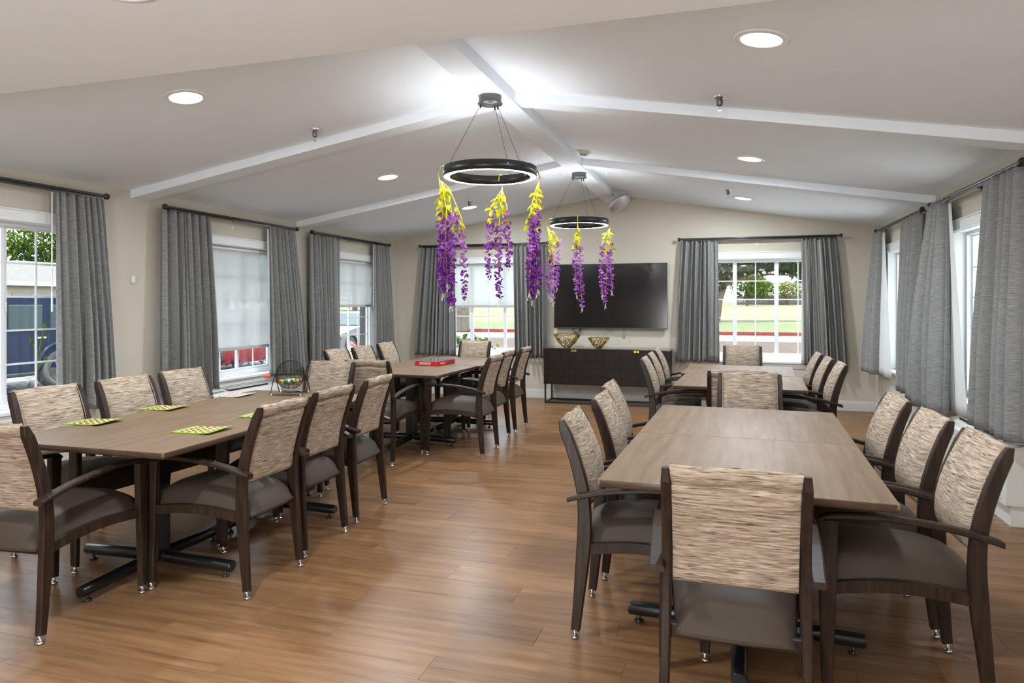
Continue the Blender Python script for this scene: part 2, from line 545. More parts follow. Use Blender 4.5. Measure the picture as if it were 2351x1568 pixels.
WZ0, WZ1 = 0.615, 2.0
WIN = [  # wall, a0, a1, sashes
    ('left', 3.16, 4.30, 2), ('left', 5.66, 6.86, 2), ('left', 7.98, 9.17, 2),
    ('back', -4.29, -2.59, 3), ('back', -0.465, 1.245, 3),
    ('right', 7.90, 9.11, 2), ('right', 5.47, 6.67, 2)]

def ceil_z(x):
    return EAVE + (RIDGE - EAVE) * (1 - abs(x - XM) / (XR - XM))

# ---- walls
def wall_mesh(wall, lo, hi):
    mb = MB()
    ops = sorted([(a0, a1) for w, a0, a1, s in WIN if w == wall])
    cur = lo
    for a0, a1 in ops:
        wbox(mb, wall, cur, a0, -TW, 0, 0, EAVE)
        wbox(mb, wall, a0, a1, -TW, 0, 0, WZ0)
        wbox(mb, wall, a0, a1, -TW, 0, WZ1, EAVE)
        cur = a1
    wbox(mb, wall, cur, hi, -TW, 0, 0, EAVE)
    return mb
wall_mesh('left', YF, YB).build('wall_left', 'wall', kind='structure')
wall_mesh('right', YF, YB).build('wall_right', 'wall', kind='structure')
mb = wall_mesh('back', XL - TW, XR + TW)
mb.prism([(XL - TW, EAVE), (XR + TW, EAVE), (XR, EAVE + 0.001), (XM, RIDGE + 0.02), (XL, EAVE + 0.001)], YB, YB + TW)
mb.build('wall_back', 'wall', kind='structure')
MB().box(XL - TW, XR + TW, YF - TW, YF, 0, EAVE).build('wall_front', 'wall', kind='structure')

# ---- floor: separate planks across the room
PW, PL = 0.182, 1.22
fl = obj('floor', None, kind='structure')
MB().box(XL, XR, YF, YB, -0.10, -0.006).build('subfloor', 'subfloor', fl)
cache = {}
def plank_mesh(x0, x1, yy0, yy1):
    key = (round(x1 - x0, 4), round(yy1 - yy0, 4))
    if key not in cache:
        hx, hy, c = key[0] / 2, key[1] / 2, 0.0006
        g = 0.00025
        mb = MB()
        rings = []
        for zz, ins in ((-0.006, g), (-c, g), (0, g + c)):
            rings.append([(-hx + ins, -hy + ins, zz), (hx - ins, -hy + ins, zz), (hx - ins, hy - ins, zz), (-hx + ins, hy - ins, zz)])
        mb.loft(rings, True, False)
        cache[key] = mb.mesh('plank', 'floor')
    return cache[key]
y = 1.62
row = 0
while y < YB - 0.01:
    y1 = min(y + PW, YB)
    x = XL - [0.35, 0.80, 0.10, 0.60, 1.0, 0.22, 0.72][row % 7] - 0.06 * (row % 3)
    while x < XR:
        xa, xb = max(x, XL), min(x + PL, XR)
        if xb - xa > 0.02:
            obj('plank', plank_mesh(xa, xb, y, y1), fl, ((xa + xb) / 2, (y + y1) / 2, 0))
        x += PL
    y = y1
    row += 1
MB().box(XL, XR, YF, 1.62, -0.006, 0).build('plank_field', 'floor', fl, kind='stuff')

# ---- ceiling: vault, flat part, unseen roof overhang added to keep direct sun out
mb = MB()
OV = 0.75
dz = (RIDGE - EAVE) / (XR - XM) * OV
mb.prism([(XL - OV, EAVE - dz), (XM, RIDGE), (XR + OV, EAVE - dz), (XR + OV, EAVE - dz + 0.2), (XM, RIDGE + 0.2), (XL - OV, EAVE - dz + 0.2)], YFLAT + 0.02, YB + 0.75)
mb.build('ceiling', 'ceil', kind='structure')
mb = MB()
mb.prism([(XL - OV, EAVE), (XR + OV, EAVE), (XM, RIDGE + 0.12)], YF - 0.3, YFLAT + 0.02)
mb.build('ceiling', 'ceil', kind='structure')
# beams
def slope_beam(y0, y1, drop, name, side):
    x0 = XL if side < 0 else XR
    xe = XM - 0.075 if side < 0 else XM + 0.075
    mb = MB()
    mb.prism([(x0, EAVE - drop), (xe, ceil_z(xe) - drop), (xe, ceil_z(xe) + 0.05), (x0, EAVE + 0.05)], y0, y1)
    mb.build(name, 'ceil', kind='structure')
slope_beam(4.74, 4.92, 0.07, 'trim_1', -1)
slope_beam(4.74, 4.92, 0.07, 'trim_2', 1)
slope_beam(7.16, 7.34, 0.07, 'trim_3', -1)
slope_beam(7.16, 7.34, 0.07, 'trim_4', 1)
MB().prism([(XM - 0.10, RIDGE - 0.105), (XM + 0.10, RIDGE - 0.105), (XM + 0.10, RIDGE + 0.05), (XM - 0.10, RIDGE + 0.05)], YFLAT + 0.02, YB).build('trim_5', 'ceil', kind='structure')

# ---- baseboards
for wall, nm, lo, hi in (('left', 'baseboard_left', YF, YB), ('right', 'baseboard_right', YF, YB), ('back', 'baseboard_back', XL + 0.016, XR - 0.016)):
    mb = MB()
    wbox(mb, wall, lo, hi, 0, 0.014, 0, 0.115, 0.003)
    wbox(mb, wall, lo, hi, 0, 0.009, 0.112, 0.13, 0.002)
    mb.build(nm, 'base', kind='structure')

# ---- windows
for i, (wall, a0, a1, ns) in enumerate(WIN):
    w = obj('window_%d' % (i + 1), None, kind='structure')
    mb = MB()                                                # jamb lining
    wbox(mb, wall, a0 - 0.001, a0 + 0.02, -TW, 0.004, WZ0, WZ1)
    wbox(mb, wall, a1 - 0.02, a1 + 0.001, -TW, 0.004, WZ0, WZ1)
    wbox(mb, wall, a0 + 0.02, a1 - 0.02, -TW, 0.004, WZ1 - 0.018, WZ1)
    mb.build('jamb', 'white', w)
    mb = MB()
    wbox(mb, wall, a0 - 0.07, a1 + 0.07, 0.0, 0.022, WZ1 - 0.012, WZ1 + 0.068, 0.003)
    wbox(mb, wall, a0 - 0.08, a1 + 0.08, 0.0, 0.030, WZ1 + 0.066, WZ1 + 0.078, 0.003)
    mb.build('head_casing', 'white', w)
    mb = MB()
    wbox(mb, wall, a0 - 0.07, a1 + 0.07, -0.10, 0.045, WZ0 - 0.022, WZ0 + 0.004, 0.004)
    mb.build('window_sill', 'white', w)
    mb = MB()
    wbox(mb, wall, a0 - 0.05, a1 + 0.05, 0.0, 0.018, WZ0 - 0.075, WZ0 - 0.022, 0.003)
    wbox(mb, wall, a0 - 0.05, a1 + 0.05, 0.0, 0.010, WZ0 - 0.090, WZ0 - 0.074, 0.002)
    mb.build('apron', 'white', w)
    fi = 0.034
    b0, b1, z0, z1 = a0 + 0.02, a1 - 0.02, WZ0 + 0.004, WZ1 - 0.018
    mb = MB()
    wbox(mb, wall, b0, b0 + fi, -0.15, -0.09, z0, z1)
    wbox(mb, wall, b1 - fi, b1, -0.15, -0.09, z0, z1)
    wbox(mb, wall, b0 + fi, b1 - fi, -0.15, -0.09, z0, z0 + fi + 0.012)
    wbox(mb, wall, b0 + fi, b1 - fi, -0.15, -0.09, z1 - fi + 0.008, z1)
    mb.build('window_frame', 'vinyl_frame', w)
    c0, c1, g0, g1 = b0 + fi, b1 - fi, z0 + fi + 0.012, z1 - fi + 0.008
    sw = (c1 - c0) / ns
    for s in range(ns):
        s0, s1 = c0 + s * sw, c0 + (s + 1) * sw
        d0 = -0.125 if s % 2 else -0.110
        st = 0.026
        mb = MB()                                            # sash
        wbox(mb, wall, s0, s0 + st, d0 - 0.022, d0, g0, g1)
        wbox(mb, wall, s1 - st, s1, d0 - 0.022, d0, g0, g1)
        wbox(mb, wall, s0 + st, s1 - st, d0 - 0.022, d0, g0, g0 + st)
        wbox(mb, wall, s0 + st, s1 - st, d0 - 0.022, d0, g1 - 0.014, g1)
        sash = mb.build('sash', 'vinyl_frame', w)
        mb = MB()
        wbox(mb, wall, s0 + st, s1 - st, d0 - 0.014, d0 - 0.010, g0 + st, g1 - 0.014)
        mb.build('pane', 'glass', sash)
        m0, m1, h0, h1 = s0 + st, s1 - st, g0 + st, g1 - 0.014
        mid = (m0 + m1) / 2
        mb = MB()
        wbox(mb, wall, mid - 0.007, mid + 0.007, d0 - 0.0098, d0 - 0.004, h0, h1)
        mb.build('muntin', 'vinyl_frame', sash)
        for k in range(1, 5):
            zz = h0 + (h1 - h0) * k / 5
            mb = MB()
            wbox(mb, wall, m0, m1, d0 - 0.0095, d0 - 0.0042, zz - 0.007, zz + 0.007)
            mb.build('muntin', 'vinyl_frame', sash)
        if s == 1:
            mb = MB()
            wbox(mb, wall, s0 + 0.004, s0 + 0.020, d0, d0 + 0.014, 1.33, 1.40, 0.003)
            mb.build('latch', 'plasticw', sash)

# ------------------------------------------------------------------ chairs
def make_chair():
    root = thing('dining_chair', 'x', 'chair')
    tabR = [(0.0, -0.273, 0.017, 0.213), (0.18, -0.255, 0.023, 0.209), (0.37, -0.238, 0.029, 0.205), (0.50, -0.233, 0.028, 0.203),
            (0.62, -0.243, 0.026, 0.201), (0.76, -0.280, 0.0245, 0.199), (0.895, -0.331, 0.023, 0.198)]
    for s in (-1, 1):
        mb = MB()                                     # rear leg and back post in one piece
        rings = []
        N = 22
        for i in range(N + 1):
            z = 0.035 + (0.898 - 0.035) * i / N
            yy, hw, xx = interp(tabR, z)
            hx = 0.0150
            c = 0.005
            if i == N: hw, hx, c = hw * 0.55, hx * 0.75, 0.004
            if i == N - 0: z += 0.004
            ring = [(-hx + c, -hw), (hx - c, -hw), (hx, -hw + c), (hx, hw - c), (hx - c, hw), (-hx + c, hw), (-hx, hw - c), (-hx, -hw + c)]
            rings.append([(s * xx + p[0], yy + p[1], z) for p in ring])
        mb.loft(rings, True, False)
        lg = mb.build('rear_leg', 'woodd', root)
        MB().lathe([(0.0165, 0.014), (0.020, 0.016), (0.020, 0.040), (0.0185, 0.042)], 10).build('clear_sleeve', 'clear', lg, loc=(s * 0.213, -0.273, 0))
        MB().lathe([(0.013, 0.001), (0.0155, 0.003), (0.0155, 0.010), (0.007, 0.014), (0.006, 0.036)], 10).build('glide', 'chrome', lg, loc=(s * 0.213, -0.273, 0))
        mb = MB()                                     # front leg
        rings = []
        for i in range(13):
            t = i / 12
            z = lerp(0.035, 0.628, t)
            hw = lerp(0.018, 0.031, min(1, t * 1.15) ** 0.9)
            hx = lerp(0.015, 0.0165, t)
            c = 0.005
            xx = lerp(0.254, 0.248, t); yy = lerp(0.250, 0.246, t)
            rings.append([(s * xx + p[0], yy + p[1], z) for p in [(-hx + c, -hw), (hx - c, -hw), (hx, -hw + c), (hx, hw - c), (hx - c, hw), (-hx + c, hw), (-hx, hw - c), (-hx, -hw + c)]])
        mb.loft(rings, True, False)
        lg = mb.build('front_leg', 'woodd', root)
        MB().lathe([(0.0165, 0.014), (0.021, 0.016), (0.021, 0.040), (0.0185, 0.042)], 10).build('clear_sleeve', 'clear', lg, loc=(s * 0.254, 0.25, 0))
        MB().lathe([(0.013, 0.001), (0.0155, 0.003), (0.0155, 0.010), (0.007, 0.014), (0.006, 0.036)], 10).build('glide', 'chrome', lg, loc=(s * 0.254, 0.25, 0))
        mb = MB()                                     # armrest
        tab = [(0.0, -0.300, 0.583, 0.229, 0.0235), (0.08, -0.262, 0.595, 0.231, 0.023), (0.3, -0.130, 0.627, 0.241, 0.021), (0.6, 0.060, 0.648, 0.248, 0.020), (0.85, 0.205, 0.645, 0.248, 0.019), (0.97, 0.268, 0.636, 0.248, 0.018), (1.0, 0.280, 0.626, 0.248, 0.0165)]
        rings = []
        for i in range(25):
            yy, zz, xx, hw = interp(tab, i / 24)
            hh = 0.0105 if i < 22 else 0.0105 - 0.001 * (i - 21)
            c = 0.005
            rings.append([(s * xx + p[0], yy, zz + p[1]) for p in [(-hw + c, -hh), (hw - c, -hh), (hw, -hh + c), (hw, hh - c), (hw - c, hh), (-hw + c, hh), (-hw, hh - c), (-hw, -hh + c)]])
        mb.loft(rings, True, False)
        mb.build('armrest', 'woodd', root)
        mb = MB()                                     # side rail
        rings = []
        for i in range(9):
            t = i / 8
            yy = lerp(-0.225, 0.228, t); xx = lerp(0.199, 0.246, t)
            zc = 0.372 + 0.022 * math.sin(PI * t) + 0.018 * t
            hx, hz = 0.011, 0.021
            rings.append([(s * xx - hx, yy, zc - hz), (s * xx + hx, yy, zc - hz), (s * xx + hx, yy, zc + hz), (s * xx - hx, yy, zc + hz)])
        mb.loft(rings, True, False)
        mb.build('side_rail', 'woodd', root)
    MB().box(-0.236, 0.236, 0.228, 0.250, 0.372, 0.412, None, 0.003).build('front_rail', 'woodd', root)
    MB().box(-0.197, 0.197, -0.240, -0.220, 0.350, 0.392, None, 0.003).build('rear_rail', 'woodd', root)
    # seat cushion
    mb = MB()
    def top(u, v):
        U = u * 2 - 1; W = v * 2 - 1
        wd = lerp(0.172, 0.236, (W + 1) / 2)
        e = (1 - abs(U) ** 3.6) ** 0.42 if abs(U) < 1 else 0
        f = (1 - abs(W) ** 4.5) ** 0.42 if abs(W) < 1 else 0
        zb = lerp(0.382, 0.402, (W + 1) / 2) + 0.012 * math.sin(PI * (W + 1) / 2)
        ys = -0.012 if W < 0 else 0.0
        return (U * wd, W * 0.272 + 0.012 + ys * (1 - abs(U) ** 2) * (W * W), zb + 0.112 * e * f - 0.012 * (1 - abs(W)) * 0)
    mb.grid(top, 18, 18)
    def bot(u, v):
        p = top(u, v)
        return (p[0] * 0.999, p[1], lerp(0.372, 0.392, v) - 0.001)
    mb.grid(bot, 18, 18, False)
    # skirt between the two sheets
    edge = [(i / 18, 0) for i in range(18)] + [(1, i / 18) for i in range(18)] + [(1 - i / 18, 1) for i in range(18)] + [(0, 1 - i / 18) for i in range(18)]
    mb.loft([[bot(*e) for e in edge], [top(*e) for e in edge]], False, True)
    mb.build('seat', 'vinyl', root)
    # backrest
    mb = MB()
    ZB0, ZB1 = 0.528, 0.912
    def surf(u, v, side):
        U = u * 2 - 1
        z = lerp(ZB0, ZB1, v)
        yc = interp(tabR, min(z, 0.895))[0]
        hw = 0.183 + 0.006 * max(0, (v - 0.86) / 0.14)
        e = max(0.0, 1 - abs(U) ** 5) ** 0.5
        endz = max(0.0, 1 - abs(2 * v - 1) ** 9) ** 0.5
        roll = math.exp(-((v - 0.93) / 0.055) ** 2)
        groove = math.exp(-((v - 0.835) / 0.018) ** 2)
        if side > 0:
            d = 0.006 + (0.020 + 0.026 * math.sin(PI * min(1, max(0, v * 1.02))) ** 0.8) * e
            d = d * endz
        else:
            d = (0.020 + 0.006 * roll - 0.017 * groove + 0.003 * math.sin(PI * v)) * (0.45 + 0.55 * e) * endz
            d = -d
        zz = z + 0.0025 * math.sin(U * 5 + 1) * (v > 0.5)
        return (U * hw, yc + d, zz)
    mb.grid(lambda u, v: surf(u, v, 1), 14, 48)
    mb.grid(lambda u, v: surf(u, v, -1), 14, 48)
    nu, nv = 14, 48
    edge = [(i / nu, 0) for i in range(nu)] + [(1, i / nv) for i in range(nv)] + [(1 - i / nu, 1) for i in range(nu)] + [(0, 1 - i / nv) for i in range(nv)]
    mb.loft([[surf(e[0], e[1], 1) for e in edge], [surf(e[0], e[1], -1) for e in edge]], False, True)
    br = mb.build('backrest', 'fabric', root)
    for s in (-1, 1):                                 # piping seam on the front edge
        mb = MB()
        mb.tube([(s * 0.180, surf(0.985, k / 12, 1)[1] + 0.0005, surf(0.985, k / 12, 1)[2]) for k in range(13)], 0.0032, 6)
        mb.build('piping', 'fabric', br)
    return root

CHAIRS = [  # x, y, facing (deg, 0 = away from camera, +ccw), label, group
    (-2.914, 2.390, 5, 'tan woven dining chair at the near left corner, cut off by the picture edge', 'A'),
    (-2.425, 2.962, 90, 'woven-back armchair on the aisle side of the bingo table, nearest the camera', 'A'),
    (-2.480, 3.510, 90, 'woven-back armchair in the middle of the aisle side of the bingo table', 'A'),
    (-2.520, 4.105, 93, 'woven-back armchair farthest along the aisle side of the bingo table', 'A'),
    (-3.440, 3.020, -94, 'woven-back armchair on the window side of the bingo table, nearest the camera', 'A'),
    (-3.430, 3.568, -92, 'woven-back armchair in the middle of the window side of the bingo table', 'A'),
    (-3.470, 4.115, -92, 'woven-back armchair on the window side of the bingo table, farthest back', 'A'),
    (-3.120, 4.760, 185, 'woven-back armchair behind the wire bingo cage, facing the camera', 'A'),
    (-2.930, 5.620, 0, 'armchair with its back to the camera at the board game table', 'B'),
    (-2.360, 6.087, 90, 'woven-back armchair nearest the camera on the aisle side of the board game table', 'B'),
    (-2.430, 6.690, 91, 'middle woven-back armchair on the aisle side of the board game table', 'B'),
    (-2.430, 7.335, 90, 'farthest woven-back armchair on the aisle side of the board game table', 'B'),
    (-3.600, 6.420, -92, 'nearest of three armchairs between the board game table and the left wall', 'B'),
    (-3.600, 6.970, -91, 'middle of three armchairs between the board game table and the left wall', 'B'),
    (-3.660, 7.660, -90, 'farthest of three armchairs between the board game table and the left wall', 'B'),
    (-3.080, 8.030, 178, 'armchair facing the camera at the far end of the board game table', 'B'),
    (0.026, 2.460, 0, 'largest woven-back armchair in the right foreground, its back to the camera', 'C'),
    (-0.330, 3.050, -89, 'nearest of three armchairs on the aisle side of the right foreground table', 'C'),
    (-0.310, 3.690, -90, 'middle of three armchairs on the aisle side of the right foreground table', 'C'),
    (-0.355, 4.232, -90, 'farthest of three armchairs on the aisle side of the right foreground table', 'C'),
    (0.585, 2.935, 92, 'nearest of three armchairs on the right wall side of the foreground table', 'C'),
    (0.560, 3.485, 92, 'middle of three armchairs on the right wall side of the foreground table', 'C'),
    (0.535, 4.060, 92, 'farthest of three armchairs on the right wall side of the foreground table', 'C'),
    (0.160, 4.790, 180, 'armchair facing the camera at the far end of the right foreground table', 'C'),
    (0.085, 5.575, 0, 'armchair half hidden behind the one facing the camera between the right tables', 'D'),
    (-0.370, 6.298, -90, 'nearest of three armchairs between the far right table and the sideboard', 'D'),
    (-0.370, 6.856, -90, 'middle of three armchairs between the far right table and the sideboard', 'D'),
    (-0.370, 7.490, -90, 'farthest of three armchairs between the far right table and the sideboard', 'D'),
    (0.580, 6.190, 90, 'nearest of three armchairs on the right wall side of the far right table', 'D'),
    (0.560, 6.780, 90, 'middle of three armchairs on the right wall side of the far right table', 'D'),
    (0.540, 7.330, 90, 'farthest of three armchairs on the right wall side of the far right table', 'D'),
    (0.180, 8.030, 179, 'armchair under the far right window, facing the camera', 'D'),
]
GR = dict(A='chairs around the bingo table', B='chairs around the board game table', C='chairs around the right foreground table', D='chairs around the far right table')
chair0 = make_chair()
for i, (x, y, a, lb, g) in enumerate(CHAIRS):
    c = chair0 if i == 0 else copy_tree(chair0)
    c.location = (x, y, 0)
    c.rotation_euler = (0, 0, R(a))
    c['label'] = lb
    c['group'] = GR[g]

# ------------------------------------------------------------------ tables (each a square top on a cross base)
TZ = 0.737
def make_table():
    root = thing('square_table', 'x', 'table')
    h = 0.502
    mb = MB()
    mb.box(-h + 0.0009, h - 0.0009, -h + 0.0009, h - 0.0009, TZ - 0.018, TZ, None, 0.0004)
    tp = mb.build('tabletop', 'laminate', root)
    mb = MB()                                        # rounded dark edge band
    def rr(d, z):
        r = 0.012
        pts = []
        for cx, cy, a0 in ((1, 1, 0), (-1, 1, 90), (-1, -1, 180), (1, -1, 270)):
            for k in range(4):
                a = R(a0 + 30 * k)
                pts.append((cx * (h - r) + (r - d) * math.cos(a), cy * (h - r) + (r - d) * math.sin(a), z))
        return pts
    prof = [(0.0012, TZ - 0.0006), (0.0003, TZ - 0.0015), (0.0, TZ - 0.006), (0.0, TZ - 0.014), (0.0015, TZ - 0.022), (0.006, TZ - 0.029), (0.0115, TZ - 0.031), (0.0115, TZ - 0.020)]
    mb.loft([rr(d, z) for d, z in prof], False, True)
    mb.build('edge_band', 'edge', tp)
    mb = MB()
    mb.box(-0.47, 0.47, -0.47, 0.47, TZ - 0.028, TZ - 0.0185)
    mb.box(-0.20, 0.20, -0.03, 0.03, TZ - 0.042, TZ - 0.0285)
    mb.box(-0.03, 0.03, -0.20, 0.20, TZ - 0.041, TZ - 0.0288)
    mb.build('top_plate', 'blackm', root)
    MB().box(-0.045, 0.045, -0.045, 0.045, 0.05, TZ - 0.043, None, 0.008).build('column', 'blackm', root)
    for k in range(4):
        mx = Matrix.Rotation(PI / 2 * k, 4, 'Z')
        mb = MB()
        mb.tube([(0.046, 0, 0.066), (0.25, 0, 0.061), (0.462, 0, 0.056), (0.468, 0, 0.056)], [0.031, 0.030, 0.029, 0.026], 12, True, mx)
        ft = mb.build('foot', 'blackm', root)
        mb = MB()
        mb.lathe([(0.017, 0.001), (0.019, 0.003), (0.019, 0.009), (0.008, 0.012), (0.007, 0.030)], 12, mx @ Matrix.Translation((0.425, 0, 0)))
        mb.build('glide', 'blackm', ft)
    return root
TABLES = [
    (-2.865, 2.940, 1.0, 'walnut square table half nearest the camera, bearing two bingo cards at left', 'bingo table halves'),
    (-2.885, 3.945, 1.0, 'walnut square table half under the wire bingo cage', 'bingo table halves'),
    (-2.985, 6.290, -1.0, 'walnut square table half with a seam just before the red board game box', 'board game table halves'),
    (-2.950, 7.318, 1.0, 'walnut square table half beyond the seam, toward the far left window', 'board game table halves'),
    (0.062, 3.050, -2.0, 'bare walnut square table half in the right foreground behind the largest chair', 'right foreground table halves'),
    (0.098, 4.055, -2.0, 'bare walnut square table half at the back of the right foreground table', 'right foreground table halves'),
    (0.120, 6.145, -3.0, 'walnut square table half with dark front edge, near half of the far right table', 'far right table halves'),
    (0.125, 7.168, -3.0, 'walnut square table half closest to the far right window', 'far right table halves')]
t0 = make_table()
for i, (x, y, a, lb, g) in enumerate(TABLES):
    t = t0 if i == 0 else copy_tree(t0)
    t.location = (x, y, 0)
    t.rotation_euler = (0, 0, R(a))
    t['label'] = lb
    t['group'] = g

# ------------------------------------------------------------------ curtain rods and curtains
RODZ = 2.262
def rod(wall, a0, a1, label, n=0.09):
    root = thing('curtain_rod', label, 'curtain rod', wpt(wall, (a0 + a1) / 2, n, RODZ), group='curtain rods')
    inv = Matrix.Translation(-Vector(root.location))
    MB().tube([wpt(wall, a0, n, RODZ), wpt(wall, a1, n, RODZ)], 0.0135, 12, True, inv).build('pole', 'rod', root)
    mb = MB()
    wbox(mb, wall, a0 + 0.03, a1 - 0.03, n - 0.008, n + 0.008, RODZ - 0.030, RODZ - 0.0136)
    for i in range(len(mb.v)):
        mb.v[i] = tuple(inv @ Vector(mb.v[i]))
    mb.build('glider_track', 'rod', root)
    for a, s in ((a0, -1), (a1, 1)):
        mb = MB()
        pr = [(0.0, 0.0135), (0.004, 0.019), (0.012, 0.025), (0.024, 0.026), (0.036, 0.024), (0.042, 0.015)]
        mb.tube([wpt(wall, a + s * (p[0] - 0.006), n, RODZ) for p in pr], [p[1] for p in pr], 14, True, inv)
        mb.build('finial', 'rod', root)
    for a in (a0 + 0.10, (a0 + a1) / 2, a1 - 0.10):
        mb = MB()
        mb.tube([wpt(wall, a, 0.003, RODZ - 0.002), wpt(wall, a, n - 0.012, RODZ - 0.002)], 0.007, 8, True, inv)
        mb.tube([wpt(wall, a, 0.001, RODZ - 0.002), wpt(wall, a, 0.006, RODZ - 0.002)], 0.022, 12, True, inv)
        mb.build('bracket', 'rod', root)
    return root
rod('left', 2.50, 4.40, 'black curtain rod entering from the left picture edge above the leftmost window')
rod('left', 5.05, 7.02, 'black curtain rod above the wide roller shade behind the bingo table')
rod('left', 7.37, 9.37, 'black curtain rod on the left wall nearest the far corner')
rod('back', -4.46, -2.47, 'black curtain rod on the far wall behind the hanging wisteria')
rod('back', -0.59, 1.40, 'black curtain rod on the far wall right of the television')
rod('right', 7.26, 9.27, 'black curtain rod on the right wall nearest the far corner')
rod('right', 4.99, 6.96, 'shiny curtain rod on the right wall nearest the camera')

def curtain(wall, t, b, label, pleats, n=0.092, nb=0.115, ztop=2.232, zbot=0.575, seed=0, hem=False, lining=None, wand=None, bulge=0.0, am=1.35):
    """t, b = (start, end) along the wall at the top and at the bottom hem"""
    r = random.Random(seed)
    root = thing('window_curtain', label, 'curtain', wpt(wall, (b[0] + b[1]) / 2, nb, zbot), group='grey curtain panels')
    O = Vector(root.location)
    NU, NV = pleats * 14, 26
    ph = [r.uniform(0.5, 1.5) for _ in range(pleats)]
    tot = sum(ph)
    cum = [0]
    for p in ph: cum.append(cum[-1] + p / tot)
    amp = [r.uniform(0.65, 1.45) for _ in range(pleats + 1)]
    skew = [r.uniform(-0.25, 0.25) for _ in range(pleats + 1)]
    def phase(u):
        for i in range(pleats):
            if u <= cum[i + 1] + 1e-9:
                return i + (u - cum[i]) / (cum[i + 1] - cum[i])
        return pleats
    def pt(u, v, off=0.0):
        # v = 0 top, 1 bottom
        p = phase(u)
        k = min(int(p), pleats - 1)
        f = p - k
        A = lerp(amp[k], amp[k + 1], f)
        tight = am * lerp(0.026, 0.048, min(1, v * 1.5))
        w = math.sin(2 * PI * f + skew[k] * math.sin(2 * PI * f))
        w = math.copysign(abs(w) ** 0.7, w)
        w2 = 0.35 * math.sin(PI * p * 0.5 + seed) * v
        dep = A * tight * w + 0.02 * w2
        ee = min(u, 1 - u) * 10
        if ee < 1: dep *= 0.35 + 0.65 * ee
        a = lerp(lerp(t[0], t[1], u), lerp(b[0], b[1], u), v ** 0.85)
        a += 0.25 * tight * math.cos(2 * PI * f) * (0.4 + v) * (1 if 0.04 < u < 0.96 else 0.2)
        nn = lerp(n, nb, v) + dep + bulge * math.sin(PI * v) * math.sin(PI * u) + off
        lim = 0.052 if v > 0.70 else 0.034
        if nn < lim + 0.03: nn = lim + 0.03 * math.exp((nn - lim - 0.03) / 0.03) if nn < lim + 0.03 else nn
        nn += off * 0.0
        zz = lerp(ztop, zbot, v) + (0.006 * math.sin(p * 2.2 + seed) if v > 0.98 else 0)
        return wpt(wall, a, nn, zz) - O
    vh = 0.93
    mb = MB()
    mb.grid(lambda u, v: pt(u, v), NU, NV)
    o = mb.build('cloth', 'curtain', root)
    sd = o.modifiers.new('thickness', 'SOLIDIFY'); sd.thickness = 0.003; sd.offset = 0
    if hem:
        mb = MB()
        u0, u1 = hem
        mb.grid(lambda u, v: pt(lerp(u0, u1, u), lerp(0.945, 0.998, v), 0.004), 16, 3)
        h = mb.build('hem', 'hem', root)
        sd = h.modifiers.new('thickness', 'SOLIDIFY'); sd.thickness = 0.002; sd.offset = 0
    if lining:
        l0t, l1t, l0b, l1b, nl = lining
        mb = MB()
        def lp(u, v):
            a = lerp(lerp(l0t, l0b, v ** 1.1), lerp(l1t, l1b, v ** 1.1), u)
            dn = 0.012 * math.sin(u * 9 + v * 2) * (0.4 + v) + 0.006 * math.sin(u * 23 + 3 * v)
            return wpt(wall, a, max(0.05, lerp(0.075, nl, v) + dn), lerp(ztop - 0.02, zbot + 0.006, v)) - O
        mb.grid(lp, 24, 20)
        l = mb.build('lining', 'lining', root)
        l['label'] = 'white lining sheet'
        sd = l.modifiers.new('thickness', 'SOLIDIFY'); sd.thickness = 0.0015; sd.offset = 0
    if wand:
        mb = MB()
        a, nn = wand
        mb.tube([wpt(wall, a, nn, ztop - 0.01) - O, wpt(wall, a, nn, 1.45) - O], 0.0045, 8)
        mb.tube([wpt(wall, a, nn, 1.47) - O, wpt(wall, a, nn, 1.33) - O], 0.0065, 8)
        wd = mb.build('wand', 'plasticw', root)
    return root
curtain('left', (3.965, 4.385), (3.965, 4.50), 'grey curtain panel beside the leftmost window with the dark blue car outside', 7, seed=1, zbot=0.56, wand=(3.93, 0.10))
curtain('left', (4.995, 5.60), (4.96, 5.66), 'grey curtain panel left of the wide roller shade behind the bingo table', 8, seed=2, zbot=0.56)
curtain('left', (6.52, 7.00), (6.55, 7.24), 'grey curtain panel right of the wide roller shade, above the bingo cage', 8, seed=3, zbot=0.58, lining=(6.50, 6.9, 6.53, 6.9, 0.07))
curtain('left', (7.30, 7.98), (7.30, 7.95), 'grey curtain panel left of the half-lowered shade nearest the far left corner', 7, seed=4, zbot=0.60)
curtain('left', (8.90, 9.35), (8.84, 9.48), 'grey curtain panel in the far left corner, on the side wall', 7, seed=5, zbot=0.60, wand=(8.87, 0.10))
curtain('back', (-4.44, -3.91), (-4.56, -3.88), 'grey curtain panel left of the far wall window behind the board game table', 8, seed=6, zbot=0.60, hem=(0.62, 0.98))
curtain('back', (-2.99, -2.48), (-2.95, -2.455), 'grey curtain panel between the television and the window behind the wisteria', 8, seed=7, zbot=0.60, hem=(0.02, 0.3))
curtain('back', (-0.575, -0.10), (-0.65, -0.08), 'grey curtain panel between the television and the far right window', 8, seed=8, zbot=0.59, hem=(0.78, 0.99))
curtain('back', (0.94, 1.37), (0.965, 1.49), 'grey curtain panel right of the far right window, beside the far right corner', 8, seed=9, zbot=0.59, hem=(0.01, 0.22), lining=(0.95, 1.2, 0.945, 1.3, 0.07))
curtain('right', (9.24, 8.98), (9.56, 8.98), 'narrow grey curtain panel with white lining in the far right corner', 4, seed=10, zbot=0.56, nb=0.15, am=1.4, lining=(9.02, 8.90, 9.02, 8.43, 0.11))
curtain('right', (7.95, 7.24), (7.86, 7.22), 'grey curtain panel behind the one with the flaring white lining', 5, seed=11, zbot=0.535, nb=0.135, am=1.7)
